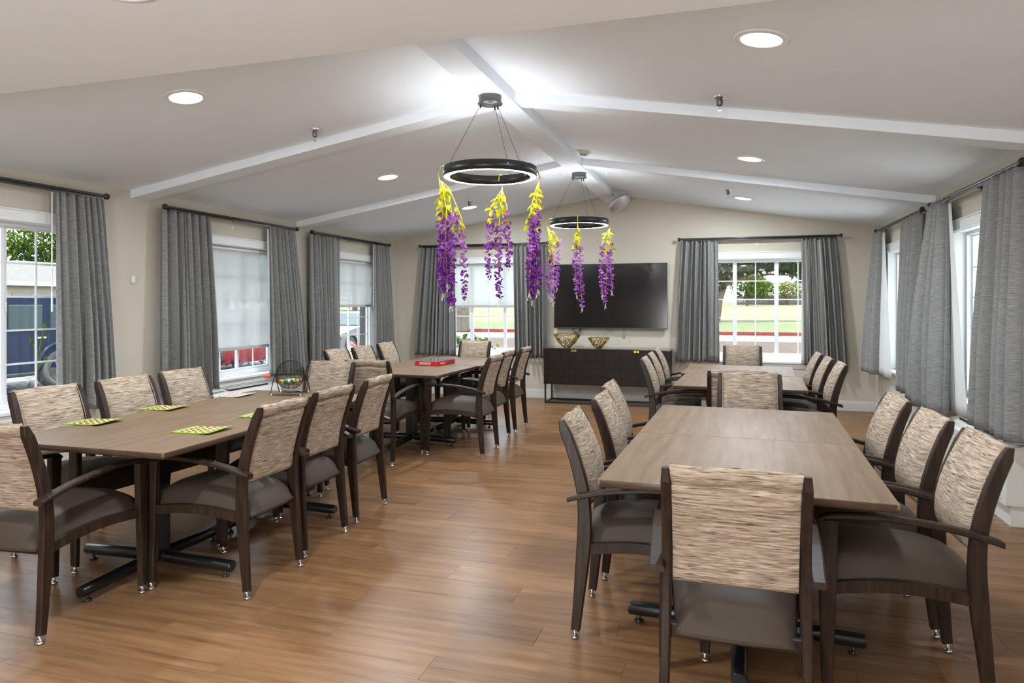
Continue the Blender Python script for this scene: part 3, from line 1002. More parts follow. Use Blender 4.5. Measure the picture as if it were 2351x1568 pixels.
curtain('right', (6.95, 6.52), (7.10, 6.12), 'grey curtain panel with white lining flaring out on the right wall', 5, seed=12, zbot=0.535, nb=0.215, am=1.9, bulge=0.03, lining=(6.60, 6.44, 6.30, 5.90, 0.125))
curtain('right', (5.60, 4.95), (5.70, 4.85), 'large grey curtain panel at the right picture edge', 6, seed=13, zbot=0.55, nb=0.135, am=1.7)

# ------------------------------------------------------------------ roller shades
def shade(wall, a0, a1, zb, label):
    root = thing('roller_shade', label, 'window shade', wpt(wall, (a0 + a1) / 2, -0.05, zb), group='roller shades')
    O = Vector(root.location)
    def shift(mb):
        mb.v = [tuple(Vector(p) - O) for p in mb.v]
        return mb
    mb = MB(); wbox(mb, wall, a0, a1, -0.046, -0.0445, zb + 0.03, 1.958)
    shift(mb).build('shade_cloth', 'shade', root)
    mb = MB(); wbox(mb, wall, a0, a1, -0.052, -0.040, zb - 0.004, zb + 0.030, 0.002)
    shift(mb).build('bottom_bar', 'shadebar', root)
    MB().tube([wpt(wall, a0, -0.052, 1.962) - O, wpt(wall, a1, -0.052, 1.962) - O], 0.017, 12).build('roller', 'plasticw', root)
shade('left', 5.69, 6.83, 0.90, 'white roller shade lowered almost to the sill behind the bingo table')
shade('left', 8.01, 9.14, 1.34, 'white roller shade lowered halfway on the side wall near the far left corner')
shade('back', -4.26, -2.62, 1.33, 'white roller shade lowered halfway behind the hanging wisteria')

# ------------------------------------------------------------------ recessed lights
def downlight(x, y, label, flat=False, watts=CAN_W, group='recessed ceiling lights', r=0.098):
    z = EAVE if flat else ceil_z(x)
    root = thing('recessed_light', label, 'ceiling light', (x, y, z), group=group)
    slope = 0 if flat else math.atan((RIDGE - EAVE) / (XR - XM)) * (1 if x > XM else -1)
    root.rotation_euler = (0, slope, 0)
    MB().lathe([(r * 1.28, -0.0005), (r * 1.28, -0.004), (r * 1.22, -0.007), (r * 0.99, -0.0085), (r * 0.97, -0.003)], 32).build('trim_ring', 'plasticw', root)
    MB().lathe([(0.001, -0.0032), (r * 0.97, -0.0032), (r * 0.97, -0.001), (0.001, -0.001)], 32).build('lens', 'lens', root)
    L = bpy.data.lights.new('downlight', 'AREA')
    L.shape = 'DISK'
    L.size = r * 1.8
    L.energy = watts
    L.color = (0.84, 0.93, 1.0)
    lo = bpy.data.objects.new('downlight', L)
    COL.objects.link(lo)
    lo.parent = root
    lo.location = (0, 0, -0.012)
downlight(0.163, 3.48, 'largest recessed ceiling light, upper right of the picture')
downlight(0.203, 6.31, 'recessed ceiling light on the right slope between the two cross beams')
downlight(0.201, 8.68, 'small recessed ceiling light on the right slope near the far wall')
downlight(-3.166, 3.47, 'recessed ceiling light on the left slope nearest the camera')
downlight(-3.217, 6.23, 'recessed ceiling light on the left slope between the two cross beams')
downlight(-3.216, 8.53, 'recessed ceiling light partly behind the wisteria near the far wall')
downlight(-1.78, 1.66, 'round light at the very top edge of the picture, left of centre', True)
for i, (x, y) in enumerate(((0.45, 0.9), (-3.7, 0.9), (-0.6, -1.2), (-3.2, -1.2), (1.0, -1.6))):  # out-of-view downlights added for frontal fill
    downlight(x, y, 'added fill light in the flat ceiling behind the camera', True, CAN_W * 0.2, group='added fill lights behind the camera')

# ------------------------------------------------------------------ sprinklers, smoke detector
def sprinkler(x, y, label, s=1.0):
    root = thing('fire_sprinkler', label, 'sprinkler', (x, y, ceil_z(x)), group='ceiling sprinklers')
    MB().lathe([(0.036 * s, 0.008), (0.036 * s, -0.005), (0.030 * s, -0.012), (0.018 * s, -0.014)], 16).build('escutcheon', 'chrome', root)
    MB().lathe([(0.018 * s, -0.010), (0.018 * s, -0.048), (0.016 * s, -0.055), (0.008 * s, -0.060)], 16).build('body', 'canopy', root)
    mb = MB()
    mb.lathe([(0.004, -0.060), (0.003, -0.082)], 8)
    mb.lathe([(0.014 * s, -0.083), (0.014 * s, -0.086)], 12)
    mb.build('deflector', 'chrome', root)
sprinkler(-0.035, 4.50, 'chrome sprinkler head below the largest ceiling light', 1.1)
sprinkler(0.03, 8.145, 'small sprinkler head on the right slope near the far wall')
sprinkler(-2.942, 4.524, 'chrome sprinkler head on the left ceiling slope, left of the near chandelier')
sprinkler(-3.078, 8.167, 'sprinkler head just above the light behind the wisteria')
root = thing('smoke_detector', 'white smoke detector on the ceiling between the two chandeliers', 'smoke detector', (-1.336, 6.751, ceil_z(-1.336)))
root.rotation_euler = (0, R(9.4), 0)
MB().lathe([(0.075, 0.0), (0.075, -0.008), (0.055, -0.012), (0.050, -0.030), (0.035, -0.032)], 24).build('base_plate', 'plastic', root)
MB().lathe([(0.032, -0.031), (0.032, -0.045), (0.020, -0.050)], 20).build('sensor_head', 'plastic', root)
for k in range(6):
    mx = Matrix.Rotation(PI / 3 * k, 4, 'Z')
    MB().box(0.0315, 0.034, -0.010, 0.010, -0.041, -0.034, mx).build('vent_slot', 'dark', root)

# ------------------------------------------------------------------ chandeliers with wisteria garlands
RR = 0.322
def chandelier(x, y, zb, ztop, rot, label):
    root = thing('ring_chandelier', label, 'chandelier', (x, y, zb), rot, group='ring chandeliers')
    n = 64
    def ring(prof, name, m):
        rings = [[(r * math.cos(2 * PI * k / n), r * math.sin(2 * PI * k / n), z) for r, z in prof] for k in range(n)]
        mb = MB(); mb.loft(rings, False, True, True)
        return mb.build(name, m, root)
    ring([(RR, 0.0), (RR, 0.066), (RR - 0.003, 0.066), (RR - 0.003, 0.056), (RR - 0.041, 0.056), (RR - 0.041, 0.066), (RR - 0.044, 0.066), (RR - 0.044, 0.0), (RR - 0.041, 0.0), (RR - 0.041, 0.050), (RR - 0.003, 0.050), (RR - 0.003, 0.0)], 'ring_housing', 'ring')
    ring([(RR - 0.0035, 0.006), (RR - 0.0035, 0.002), (RR - 0.0405, 0.002), (RR - 0.0405, 0.006)], 'led_strip', 'led')
    ring([(RR - 0.010, 0.0562), (RR - 0.010, 0.0585), (RR - 0.034, 0.0585), (RR - 0.034, 0.0562)], 'uplight_strip', 'ledup')
    ch = ztop - zb
    MB().lathe([(0.078, ch), (0.078, ch - 0.048), (0.086, ch - 0.050), (0.086, ch - 0.056), (0.0, ch - 0.057)], 32).build('ceiling_canopy', 'canopy', root)
    for a in (178, 62, 38):
        ca, sa = math.cos(R(a)), math.sin(R(a))
        mb = MB()
        mb.tube([(0.066 * ca, 0.066 * sa, ch - 0.057), ((RR - 0.02) * ca, (RR - 0.02) * sa, 0.064)], 0.0016, 6)
        mb.lathe([(0.005, ch - 0.057), (0.005, ch - 0.076), (0.003, ch - 0.082)], 8, Matrix.Translation((0.066 * ca, 0.066 * sa, 0)))
        mb.lathe([(0.006, 0.060), (0.006, 0.072), (0.003, 0.076)], 8, Matrix.Translation(((RR - 0.02) * ca, (RR - 0.02) * sa, 0)))
        mb.build('suspension_cable', 'wirecage', root)
    for k in range(16):
        a = 2 * PI * k / 16
        mb = MB()
        mb.tube([(RR * math.cos(a), RR * math.sin(a), 0.040), ((RR + 0.004) * math.cos(a), (RR + 0.004) * math.sin(a), 0.040)], 0.005, 8)
        mb.build('screw', 'wirecage', root)
    return root

def leaf_mesh(name, L, W, m, curl=0.25):
    mb = MB()
    xs = [0, 0.12, 0.32, 0.55, 0.78, 1.0]
    ws = [0.02, 0.55, 0.95, 1.0, 0.62, 0.0]
    vs = []
    for t, w in zip(xs, ws):
        zc = -curl * L * t * t
        for s in (-1, 0, 1):
            vs.append((t * L, s * w * W / 2, zc + abs(s) * w * W * 0.18))
    fs = []
    for i in range(5):
        for k in range(2):
            a = i * 3 + k
            fs.append((a, a + 1, a + 4, a + 3))
    mb.add(vs, fs, True)
    return mb.mesh(name, m)
LEAVES = [leaf_mesh('leaf', 0.060, 0.032, 'leafy'), leaf_mesh('leaf', 0.068, 0.034, 'leafg', 0.15), leaf_mesh('leaf', 0.054, 0.030, 'leafy', 0.4)]
def blossom_mesh(m, seed):
    r = random.Random(seed)
    mb = MB()
    for k in range(4):
        az = 2 * PI * k / 4 + r.uniform(-0.5, 0.5)
        up = r.uniform(-0.5, 0.7)
        L = r.uniform(0.019, 0.027); W = L * r.uniform(0.95, 1.25)
        mx = Matrix.Rotation(az, 4, 'Z') @ Matrix.Rotation(-up, 4, 'Y') @ Matrix.Rotation(r.uniform(-0.9, 0.9), 4, 'X')
        vs = [(0.002, 0, 0), (L * .45, -W * .5, .003), (L * .5, 0, -.003), (L * .45, W * .5, .003), (L * .95, -W * .35, -.002), (L, 0, .003), (L * .95, W * .35, -.003)]
        mb.add(vs, [(0, 1, 2), (0, 2, 3), (1, 4, 5, 2), (2, 5, 6, 3)], True, mx)
    return mb.mesh('blossom', m)
BLOSS = {k: [blossom_mesh(k, 11 * i + j) for j in range(3)] for i, k in enumerate(('petal', 'petal2', 'petald'))}

def garland(anchor, cz, strands, label, seed, leaf_n, pal, hook, ringc):
    """anchor = ring point the garland hangs from (world), strands = (dx, dy, z_from, z_to, width)"""
    r = random.Random(seed)
    root = thing('wisteria_garland', label, 'artificial flowers', anchor, group='wisteria garlands')
    # yellow wire hooked over the ring
    d = Vector((anchor[0] - ringc[0], anchor[1] - ringc[1], 0)).normalized()
    mb = MB()
    pts = [d * -0.075 + Vector((0, 0, 0.02)), d * -0.062 + Vector((0, 0, 0.063)), d * -0.03 + Vector((0, 0, 0.078)), d * 0.012 + Vector((0, 0, 0.072)), d * 0.032 + Vector((0, 0, 0.02)), d * 0.026 + Vector((0, 0, -0.05)), d * 0.012 + Vector((0, 0, -0.13))]
    mb.tube(pts, 0.0042, 6)
    for sx, sy, z0, z1, w in strands:
        mb.tube([(d * 0.02 + Vector((0, 0, -0.03))), d * 0.015 + Vector((sx * .4, sy * .4, -0.08)), Vector((sx * .9, sy * .9, z0 * 0.8)), Vector((sx, sy, z0 - 0.02))], 0.0032, 5)
    mb.build('stem', 'wire', root)
    for k in range(leaf_n):
        t = (k + r.random()) / leaf_n
        st = r.choice(strands)
        zz = lerp(-0.06, st[2] - 0.10 * r.random() - 0.03, t)
        az = r.uniform(0, 2 * PI)
        lf = obj('leaf', LEAVES[0 if t < 0.45 and r.random() < 0.8 else r.choice((0, 1, 2))], root)
        lf.location = (st[0] * min(1, t * 1.2) + r.uniform(-.012, .012), st[1] * min(1, t * 1.2) + r.uniform(-.012, .012), zz)
        lf.rotation_euler = (r.uniform(-0.5, 0.5), r.uniform(0.1, 1.1), az)
        s = r.uniform(0.85, 1.15)
        lf.scale = (s, s, s)
    for sx, sy, z0, z1, w in strands:
        mb = MB()
        wob = r.uniform(0, 6)
        def cen(t):
            return Vector((sx + 0.012 * math.sin(4 * t + wob), sy + 0.012 * math.cos(5 * t + wob), lerp(z0, z1, t)))
        mb.tube([cen(k / 10) for k in range(11)], 0.002, 5)
        rc = mb.build('flower_raceme', 'wire', root)
        nb = int((z0 - z1) / 0.0165 * (w / 0.03) ** 1.3)
        for k in range(nb):
            t = (k + 0.5) / nb
            ww = w * (1.0 if t < 0.6 else lerp(1.0, 0.45, (t - 0.6) / 0.4))
            a = k * 2.399 + r.uniform(-.4, .4)
            c = cen(t) + Vector((math.cos(a) * ww * 0.62, math.sin(a) * ww * 0.62, r.uniform(-.008, .008)))
            key = pal(t, r)
            bl = obj('blossom', r.choice(BLOSS[key]), rc)
            bl.location = c
            bl.rotation_euler = (r.uniform(-.8, .8), r.uniform(-.8, .8), a + r.uniform(-.6, .6))
            s = r.uniform(0.85, 1.2)
            bl.scale = (s, s, s)
        mb = MB()
        e = cen(1.0)
        for q in range(7):
            p = e + Vector((r.uniform(-.012, .012), r.uniform(-.012, .012), -0.012 - 0.006 * q))
            mb.sphere(p, 0.0042, 6, 4)
            mb.tube([e + Vector((0, 0, 0.01)), p], 0.0008, 4)
        mb.build('bud_tip', 'bud', rc)
    return root
def pal_near(t, r):
    return r.choice(('petal', 'petal', 'petal2')) if t < 0.5 else r.choice(('petal', 'petald', 'petald'))
def pal_far(t, r):
    return r.choice(('petal2', 'petal2', 'petal'))

C1 = (-1.555, 4.53); Z1 = 2.262
C2 = (-1.54, 7.50); Z2 = 2.243
chandelier(C1[0], C1[1], Z1, RIDGE - 0.105, R(17), 'black ring chandelier with wisteria nearest the camera')
chandelier(C2[0], C2[1], Z2, RIDGE - 0.105, R(17), 'smaller looking black ring chandelier in front of the television')
TH = math.atan(490 / 1589.0)
def on_ring(c, z, deg):
    a = R(deg) + TH
    return (c[0] + RR * math.cos(a), c[1] + RR * math.sin(a), z)
def vx(dx, dy=0.0):            # offset to the viewer's right / away, turned into room axes
    return (dx * math.cos(TH) - dy * math.sin(TH), dx * math.sin(TH) + dy * math.cos(TH))
def st(dx, dy, z0, z1, w):
    a = vx(dx, dy)
    return (a[0], a[1], z0, z1, w)
garland(on_ring(C1, Z1, 188), Z1, [st(-0.005, 0.0, -0.30, -0.80, 0.040), st(0.055, 0.01, -0.24, -0.88, 0.040), st(0.025, -0.03, -0.28, -0.74, 0.036), st(0.135, 0.02, -0.35, -0.84, 0.026), st(-0.02, 0.02, -0.22, -0.70, 0.028)],
        'thick purple wisteria garland on the left of the near chandelier', 21, 46, pal_near, True, C1)
garland(on_ring(C1, Z1, 77), Z1, [st(-0.085, 0.0, -0.20, -0.68, 0.027), st(-0.015, 0.0, -0.28, -0.84, 0.031), st(0.045, -0.01, -0.20, -0.61, 0.028)],
        'purple wisteria garland hanging in the middle of the near chandelier', 22, 30, pal_near, True, C1)
garland(on_ring(C1, Z1, 12), Z1, [st(-0.035, 0.0, -0.25, -0.80, 0.032), st(0.01, -0.01, -0.22, -0.78, 0.038), st(-0.015, 0.03, -0.30, -0.84, 0.034)],
        'dense purple wisteria garland on the right of the near chandelier', 23, 30, pal_near, True, C1)
garland(on_ring(C2, Z2, 185), Z2, [st(-0.005, 0.0, -0.30, -0.76, 0.030), st(0.03, -0.02, -0.32, -0.84, 0.028), st(0.085, 0.02, -0.15, -0.68, 0.026)],
        'lilac wisteria garland on the left of the far chandelier, beside the curtain', 24, 26, pal_far, True, C2)
garland(on_ring(C2, Z2, 262), Z2, [st(-0.02, 0.0, -0.20, -0.76, 0.026), st(0.035, 0.0, -0.26, -0.90, 0.030)],
        'lilac wisteria garland hanging in the middle of the far chandelier', 25, 24, pal_far, True, C2)
garland(on_ring(C2, Z2, 8), Z2, [st(-0.06, 0.0, -0.20, -0.76, 0.026), st(-0.01, 0.02, -0.30, -0.87, 0.028), st(0.04, 0.0, -0.20, -0.72, 0.026)],
        'lilac wisteria garland on the right of the far chandelier', 26, 26, pal_far, True, C2)

# ------------------------------------------------------------------ television and things on the far wall
tv = thing('television', 'large black wall-mounted television on the far wall', 'television', (-1.567, 9.74, 1.03))
MB().box(-0.802, 0.802, 0.0, 0.035, 0.0, 0.918, None, 0.003).build('housing', 'tvb', tv)
MB().box(-0.797, 0.797, -0.003, 0.001, 0.016, 0.913).build('screen', 'tv', tv)
MB().box(-0.05, 0.05, -0.004, 0.02, -0.010, 0.002, None, 0.002).build('sensor_bar', 'tvb', tv)
MB().box(-0.25, 0.25, 0.034, 0.079, 0.25, 0.65).build('wall_mount', 'blackm', tv)
mb = MB()
for k in range(3):
    mb.tube([(-0.55 + 0.01 * k, 0.05, 0.02), (-0.53, 0.03, -0.03 - 0.008 * k), (-0.50 + 0.02 * k, 0.04, -0.075 + 0.01 * k), (-0.45 + 0.02 * k, 0.05, -0.05), (-0.42, 0.05, 0.01)], 0.0035, 6)
mb.build('cable', 'dark', tv)
mb = MB()
mb.tube([(0.20, 0.03, 0.02), (0.20, 0.03, -0.105)], 0.003, 6)
mb.tube([(0.20 + 0.016 * math.cos(2 * PI * k / 16), 0.03, -0.121 + 0.016 * math.sin(2 * PI * k / 16)) for k in range(16)], 0.0035, 6, closed=True)
mb.build('pull_ring', 'dark', tv)
MB().box(-0.07, 0.0, -0.02, 0.0, 0.0, 0.115, None, 0.004).build('wall_box', 'plastic', loc=(-2.385, YB - 0.001, 1.39), label='white wall plate half behind the left edge of the television', cat='wall plate')

# ------------------------------------------------------------------ sideboard
sb = thing('sideboard', 'dark ribbed-front sideboard on a black metal frame under the television', 'sideboard', (-1.565, 9.575, 0))
SW = 0.862
MB().box(-SW, SW, -0.205, 0.215, 0.265, 0.752, None, 0.003).build('cabinet_body', 'side', sb)
MB().box(-SW - 0.004, SW + 0.004, -0.226, 0.217, 0.7525, 0.770, None, 0.002).build('top', 'sidetop', sb)
dw = (2 * SW - 0.02) / 4
for k in range(4):
    x0 = -SW + 0.01 + k * dw
    mb = MB()
    mb.box(x0 + 0.002, x0 + dw - 0.002, -0.214, -0.2055, 0.272, 0.748)
    zb = [0.272, 0.368, 0.386, 0.480, 0.498, 0.592, 0.610, 0.748]
    nrib = 26
    for j in range(0, 8, 2):
        for q in range(nrib):
            xa = x0 + 0.006 + (dw - 0.012) * q / nrib
            mb.box(xa, xa + (dw - 0.012) / nrib * 0.62, -0.222, -0.2135, zb[j] + 0.002, zb[j + 1])
    for j in range(1, 7, 2):
        for q in range(2):
            z0 = zb[j] + 0.003 + q * 0.0075
            mb.box(x0 + 0.006, x0 + dw - 0.006, -0.2195, -0.2135, z0, z0 + 0.0045)
    dr = mb.build('door', 'side', sb)
    if k in (0, 1, 2, 3):
        xa = x0 + dw - 0.034 if k % 2 == 0 else x0 + 0.004
        t = MB().box(xa, xa + 0.030, -0.2275, -0.221, 0.722, 0.751, None, 0.001).build('tab_pull', 'brass', dr)
for s in (-1, 1):
    for yy in (-0.185, 0.195):
        MB().box(s * (SW - 0.02) - 0.010, s * (SW - 0.02) + 0.010, yy - 0.010, yy + 0.010, 0.0, 0.2645).build('leg', 'blackm', sb)
for yy in (-0.185, 0.195):
    MB().box(-0.010, 0.010, yy - 0.010, yy + 0.010, 0.021, 0.2645).build('leg', 'blackm', sb)
    MB().box(-SW + 0.03, SW - 0.03, yy - 0.0099, yy + 0.0099, 0.001, 0.021).build('base_rail', 'blackm', sb)
for s in (-1, 1):
    MB().box(s * (SW - 0.02) - 0.0099, s * (SW - 0.02) + 0.0099, -0.175, 0.185, 0.001, 0.0205).build('base_rail', 'blackm', sb)

def coral_bowl(x, y, r, h, label, seed):
    rr = random.Random(seed)
    bm = bmesh.new()
    bmesh.ops.create_icosphere(bm, subdivisions=3, radius=1.0)
    kill = [v for v in bm.verts if v.co.z > 0.12 + rr.uniform(-0.12, 0.08)]
    bmesh.ops.delete(bm, geom=kill, context='VERTS')
    for v in bm.verts:
        v.co += Vector((rr.uniform(-.06, .06), rr.uniform(-.06, .06), rr.uniform(-.05, .05)))
    bmesh.ops.dissolve_edges(bm, edges=[e for e in bm.edges if rr.random() < 0.32 and len(e.link_faces) == 2], use_verts=False)
    for v in bm.verts:
        zz = max(-0.93, v.co.z)
        f = 0.55 + 0.45 * min(1, (zz + 1.0) / 1.0)
        v.co = Vector((v.co.x * r * f * 1.08, v.co.y * r * f * 1.08, (zz + 0.93) / 1.02 * h))
    bmesh.ops.wireframe(bm, faces=list(bm.faces), thickness=0.013, offset=0.5, use_replace=True, use_boundary=True, use_even_offset=False)
    for v in bm.verts: v.co.z = max(v.co.z, -0.003)
    mb = MB(); mb.bm(bm, None, True)
    o = mb.build('coral_bowl', 'gold', loc=(x, y, 0.7735), label=label, cat='bowl', group='gold lattice bowls')
    return o
coral_bowl(-2.130, 9.52, 0.165, 0.195, 'larger gold branch-lattice bowl on the left of the sideboard', 3)
coral_bowl(-1.682, 9.52, 0.128, 0.150, 'smaller gold branch-lattice bowl near the middle of the sideboard', 5)

# ------------------------------------------------------------------ foil balloon near the ridge
bm = bmesh.new()
bmesh.ops.create_uvsphere(bm, u_segments=48, v_segments=24, radius=1.0)
for v in bm.verts:
    ang = math.atan2(v.co.y, v.co.x)
    rad = math.hypot(v.co.x, v.co.y)
    wr = 1 + 0.035 * math.sin(ang * 15) * rad ** 6
    v.co = Vector((v.co.x * 0.165 * wr, v.co.y * 0.165 * wr, v.co.z * 0.065))
bl = thing('foil_balloon', 'silver foil balloon floating against the ceiling near the far wall', 'balloon', (-1.35, 9.25, 2.725))
mb = MB(); mb.bm(bm, None, True)
mx = Matrix.Rotation(R(-38), 4, 'Y') @ Matrix.Rotation(R(-14), 4, 'X')
mb.v = [tuple(mx @ Vector(p)) for p in mb.v]
body = mb.build('foil_body', 'foil', bl)
mb = MB()
for k, (a, w) in enumerate(((3.5, .02), (3.7, .025), (3.95, .015), (4.3, .012), (4.6, .02))):
    p = Vector((0.135 * math.cos(a), 0.135 * math.sin(a), 0.0388))
    mb.box(-w, w, -0.006, 0.006, -0.001, 0.001, mx @ Matrix.Translation(p) @ Matrix.Rotation(a + PI / 2, 4, 'Z') @ Matrix.Rotation(R(30), 4, 'X'))
mb.build('printed_mark', 'red', body)
mb = MB()
mb.tube([mx @ Vector((-0.16, 0, 0)), mx @ Vector((-0.19, 0, 0)), mx @ Vector((-0.205, 0.005, 0.002))], [0.012, 0.008, 0.014], 6)
mb.build('tail', 'foil', bl)

# ------------------------------------------------------------------ bingo cards
def bingo_card(x, y, rot, label, m, curl):
    W, D = 0.235, 0.185
    root = thing('bingo_card', label, 'bingo card', (x, y, TZ + 0.001), R(rot), group='bingo cards')
    def lift(px, py):
        return curl * max(0, (px + 0.2 * py) / (W / 2)) ** 2
    mb = MB()
    mb.grid(lambda u, v: ((u - .5) * W, (v - .5) * D, 0.004 + lift((u - .5) * W, (v - .5) * D)), 12, 8)
    mb.grid(lambda u, v: ((u - .5) * W, (v - .5) * D, 0.0003 + lift((u - .5) * W, (v - .5) * D)), 12, 8)
    e = [(i / 12, 0) for i in range(12)] + [(1, i / 8) for i in range(8)] + [(1 - i / 12, 1) for i in range(12)] + [(0, 1 - i / 8) for i in range(8)]
    mb.loft([[((u - .5) * W, (v - .5) * D, zz + lift((u - .5) * W, (v - .5) * D)) for u, v in e] for zz in (0.0003, 0.004)], False, False)
    mb.build('board', m, root)
    wm = MB(); tm = MB()
    for i in range(5):
        for j in range(5):
            px = -0.078 + i * 0.0425; py = -0.068 + j * 0.034
            z = 0.0046 + lift(px, py)
            wm.box(px - 0.011, px + 0.011, py - 0.010, py + 0.010, z - 0.001, z)
            tm.box(px + 0.009, px + 0.018, py - 0.007, py + 0.006, z - 0.001, z + 0.0022)
    wm.build('number_windows', 'cardw', root)
    tm.build('red_shutters', 'tabr', root)
bingo_card(-3.320, 2.965, 3, 'green bingo card on the near left corner of the bingo table', 'cardg', 0.012)
bingo_card(-3.345, 3.490, 3, 'green bingo card in front of the middle window-side chair', 'cardg', 0.012)
bingo_card(-2.580, 2.940, 2, 'green bingo card near the front right corner of the bingo table', 'cardg', 0.010)
bingo_card(-3.345, 4.125, 2, 'bingo card painted pale as glare at the far end, by the wall heater unit', 'card_glare', 0.008)
bingo_card(-2.570, 3.440, 2, 'bingo card mostly hidden behind a chair back on the aisle side', 'cardg', 0.008)

# ------------------------------------------------------------------ bingo cage with balls
BC = Vector((-3.005, 4.31, TZ)); BR = R(14)
cg = thing('bingo_cage', 'black wire bingo cage with red crank handle on the table', 'bingo cage', BC, BR)
cz, ra, rb = 0.142, 0.102, 0.104
mb = MB()
for k in range(16):                                   # hoops through the axle
    a = PI * k / 16
    pts = []
    for q in range(28):
        b = 2 * PI * q / 28
        pts.append((ra * math.cos(b), rb * math.sin(b) * math.cos(a), cz + rb * math.sin(b) * math.sin(a)))
    mb.tube(pts, 0.0011, 5, closed=True)
for xx in (-0.085, -0.065, -0.04, -0.013, 0.013, 0.04, 0.065, 0.085):
    rad = rb * math.sqrt(max(0, 1 - (xx / ra) ** 2)) + 0.001
    mb.tube([(xx, rad * math.cos(2 * PI * q / 28), cz + rad * math.sin(2 * PI * q / 28)) for q in range(28)], 0.0011, 5, closed=True)
mb.build('wire_cage', 'wirecage', cg)
mb = MB()
mb.tube([(-0.128, 0, cz), (0.118, 0, cz)], 0.003, 8)
mb.build('axle', 'wirecage', cg)
mb = MB()
for s in (-1, 1):
    mb.tube([(s * 0.116, 0.085, 0.004), (s * 0.116, 0.0, cz + 0.004), (s * 0.116, -0.085, 0.004)], 0.0034, 8)
mb.tube([(-0.116, 0.085, 0.0045), (0.116, 0.085, 0.0045)], 0.0034, 8)
mb.tube([(-0.116, -0.085, 0.0045), (0.116, -0.085, 0.0045)], 0.0034, 8)
mb.tube([(-0.07, 0.085, 0.005), (-0.06, 0.03, 0.024), (0.08, -0.02, 0.022), (0.10, -0.085, 0.005)], 0.002, 6)
mb.build('stand', 'wirecage', cg)
mb = MB()
mb.tube([(-0.118, 0, cz), (-0.132, 0.0, cz), (-0.136, 0.0, cz - 0.012), (-0.150, 0, cz - 0.014)], 0.003, 8)
mb.build('crank_arm', 'wirecage', cg)
mb = MB()
mb.tube([(-0.148, 0, cz - 0.014), (-0.152, 0, cz - 0.014), (-0.196, 0, cz - 0.014), (-0.200, 0, cz - 0.014)], [0.008, 0.0105, 0.0105, 0.008], 12)
mb.build('crank_grip', 'handle', cg)['label'] = 'orange-red crank grip'
for s in (-1, 1):
    for yy in (-0.085, 0.085):
        MB().lathe([(0.0055, 0.0005), (0.006, 0.002), (0.006, 0.010), (0.005, 0.012)], 8).build('rubber_foot', 'plasticw', cg, loc=(s * 0.106, yy, 0))
rb2 = random.Random(5)
bmsh = {}
for k in ('b_red', 'b_yel', 'b_grn', 'b_blu', 'b_wht'):
    m_ = MB(); m_.sphere((0, 0, 0), 0.0112, 12, 8)
    bmsh[k] = m_.mesh('bingo_ball', k)
names = dict(b_red='red', b_yel='yellow', b_grn='green', b_blu='blue', b_wht='white')
spots = []
tries = 0
rot = Matrix.Rotation(BR, 4, 'Z')
for lay in range(2):
    zz = cz - 0.062 + 0.0195 * lay
    rz_ = rb * 0.97
    step = 0.0232
    for i in range(-5, 6):
        for j in range(-5, 6):
            px = i * step + (lay % 2) * step / 2; py = j * step + (lay % 2) * step / 2
            rad = math.sqrt((px / ra) ** 2 + (py / rb) ** 2 + ((zz - cz) / rb) ** 2)
            if rad < 0.84 and rb2.random() < 0.8:
                spots.append((px, py, zz + rb2.uniform(-.001, .001)))
for p in spots:
    k = rb2.choice(('b_red', 'b_red', 'b_yel', 'b_yel', 'b_grn', 'b_grn', 'b_blu', 'b_wht'))
    w = BC + rot @ Vector(p)
    obj('bingo_ball', bmsh[k], None, w, 0, '%s bingo ball in the pile inside the wire cage' % names[k], 'ball', '%s bingo balls in the cage' % names[k])

# ------------------------------------------------------------------ board game box
gx = thing('board_game_box', 'flat red board game box on the far left table', 'board game', (-2.965, 6.835, TZ + 0.001), R(-4))
GW, GD, GH = 0.136, 0.20, 0.048
MB().box(-GW, GW, -GD, GD, 0, GH, None, 0.002).build('box_base', 'red', gx)
MB().box(-GW + 0.003, GW - 0.003, -GD + 0.003, GD - 0.003, GH, GH + 0.0015).build('lid_print', 'boxtop', gx)
MB().box(-0.083, 0.048, -GD - 0.0006, -GD, 0.010, 0.040).build('title_panel', 'cream', gx)
MB().box(-0.081, 0.046, -GD - 0.0010, -GD - 0.0005, 0.012, 0.038).build('title_field', 'red', gx)
def text(s, size, parent, m, loc, rot, name='lettering', ext=0.0004, sx=1.0):
    cu = bpy.data.curves.new(name, 'FONT')
    cu.body = s
    cu.size = size
    cu.extrude = ext
    cu.offset = size * 0.012
    cu.align_x = 'CENTER'; cu.align_y = 'CENTER'
    tmp = bpy.data.objects.new(name, cu)
    COL.objects.link(tmp)
    dg = bpy.context.evaluated_depsgraph_get()
    me = bpy.data.meshes.new_from_object(tmp.evaluated_get(dg))
    bpy.data.objects.remove(tmp)
    me.materials.clear(); me.materials.append(M[m])
    o = obj(name, me, parent)
    o.location = loc; o.rotation_euler = rot; o.scale = (sx, 1, 1)
    return o
text('MONOPOLY', 0.0215, gx, 'cream', (-0.0175, -GD - 0.0013, 0.0245), (R(90), 0, 0), sx=0.92)
text('MONOPOLY', 0.0215, gx, 'cream', (GW + 0.0008, -0.10, 0.0245), (R(90), 0, R(90)), sx=0.92)
mb = MB()
for y0, y1 in ((0.03, 0.05), (0.07, 0.10), (0.12, 0.16)):
    mb.box(GW, GW + 0.0007, y0, y1, 0.010, 0.036)
mb.build('side_print', 'navy_print', gx)

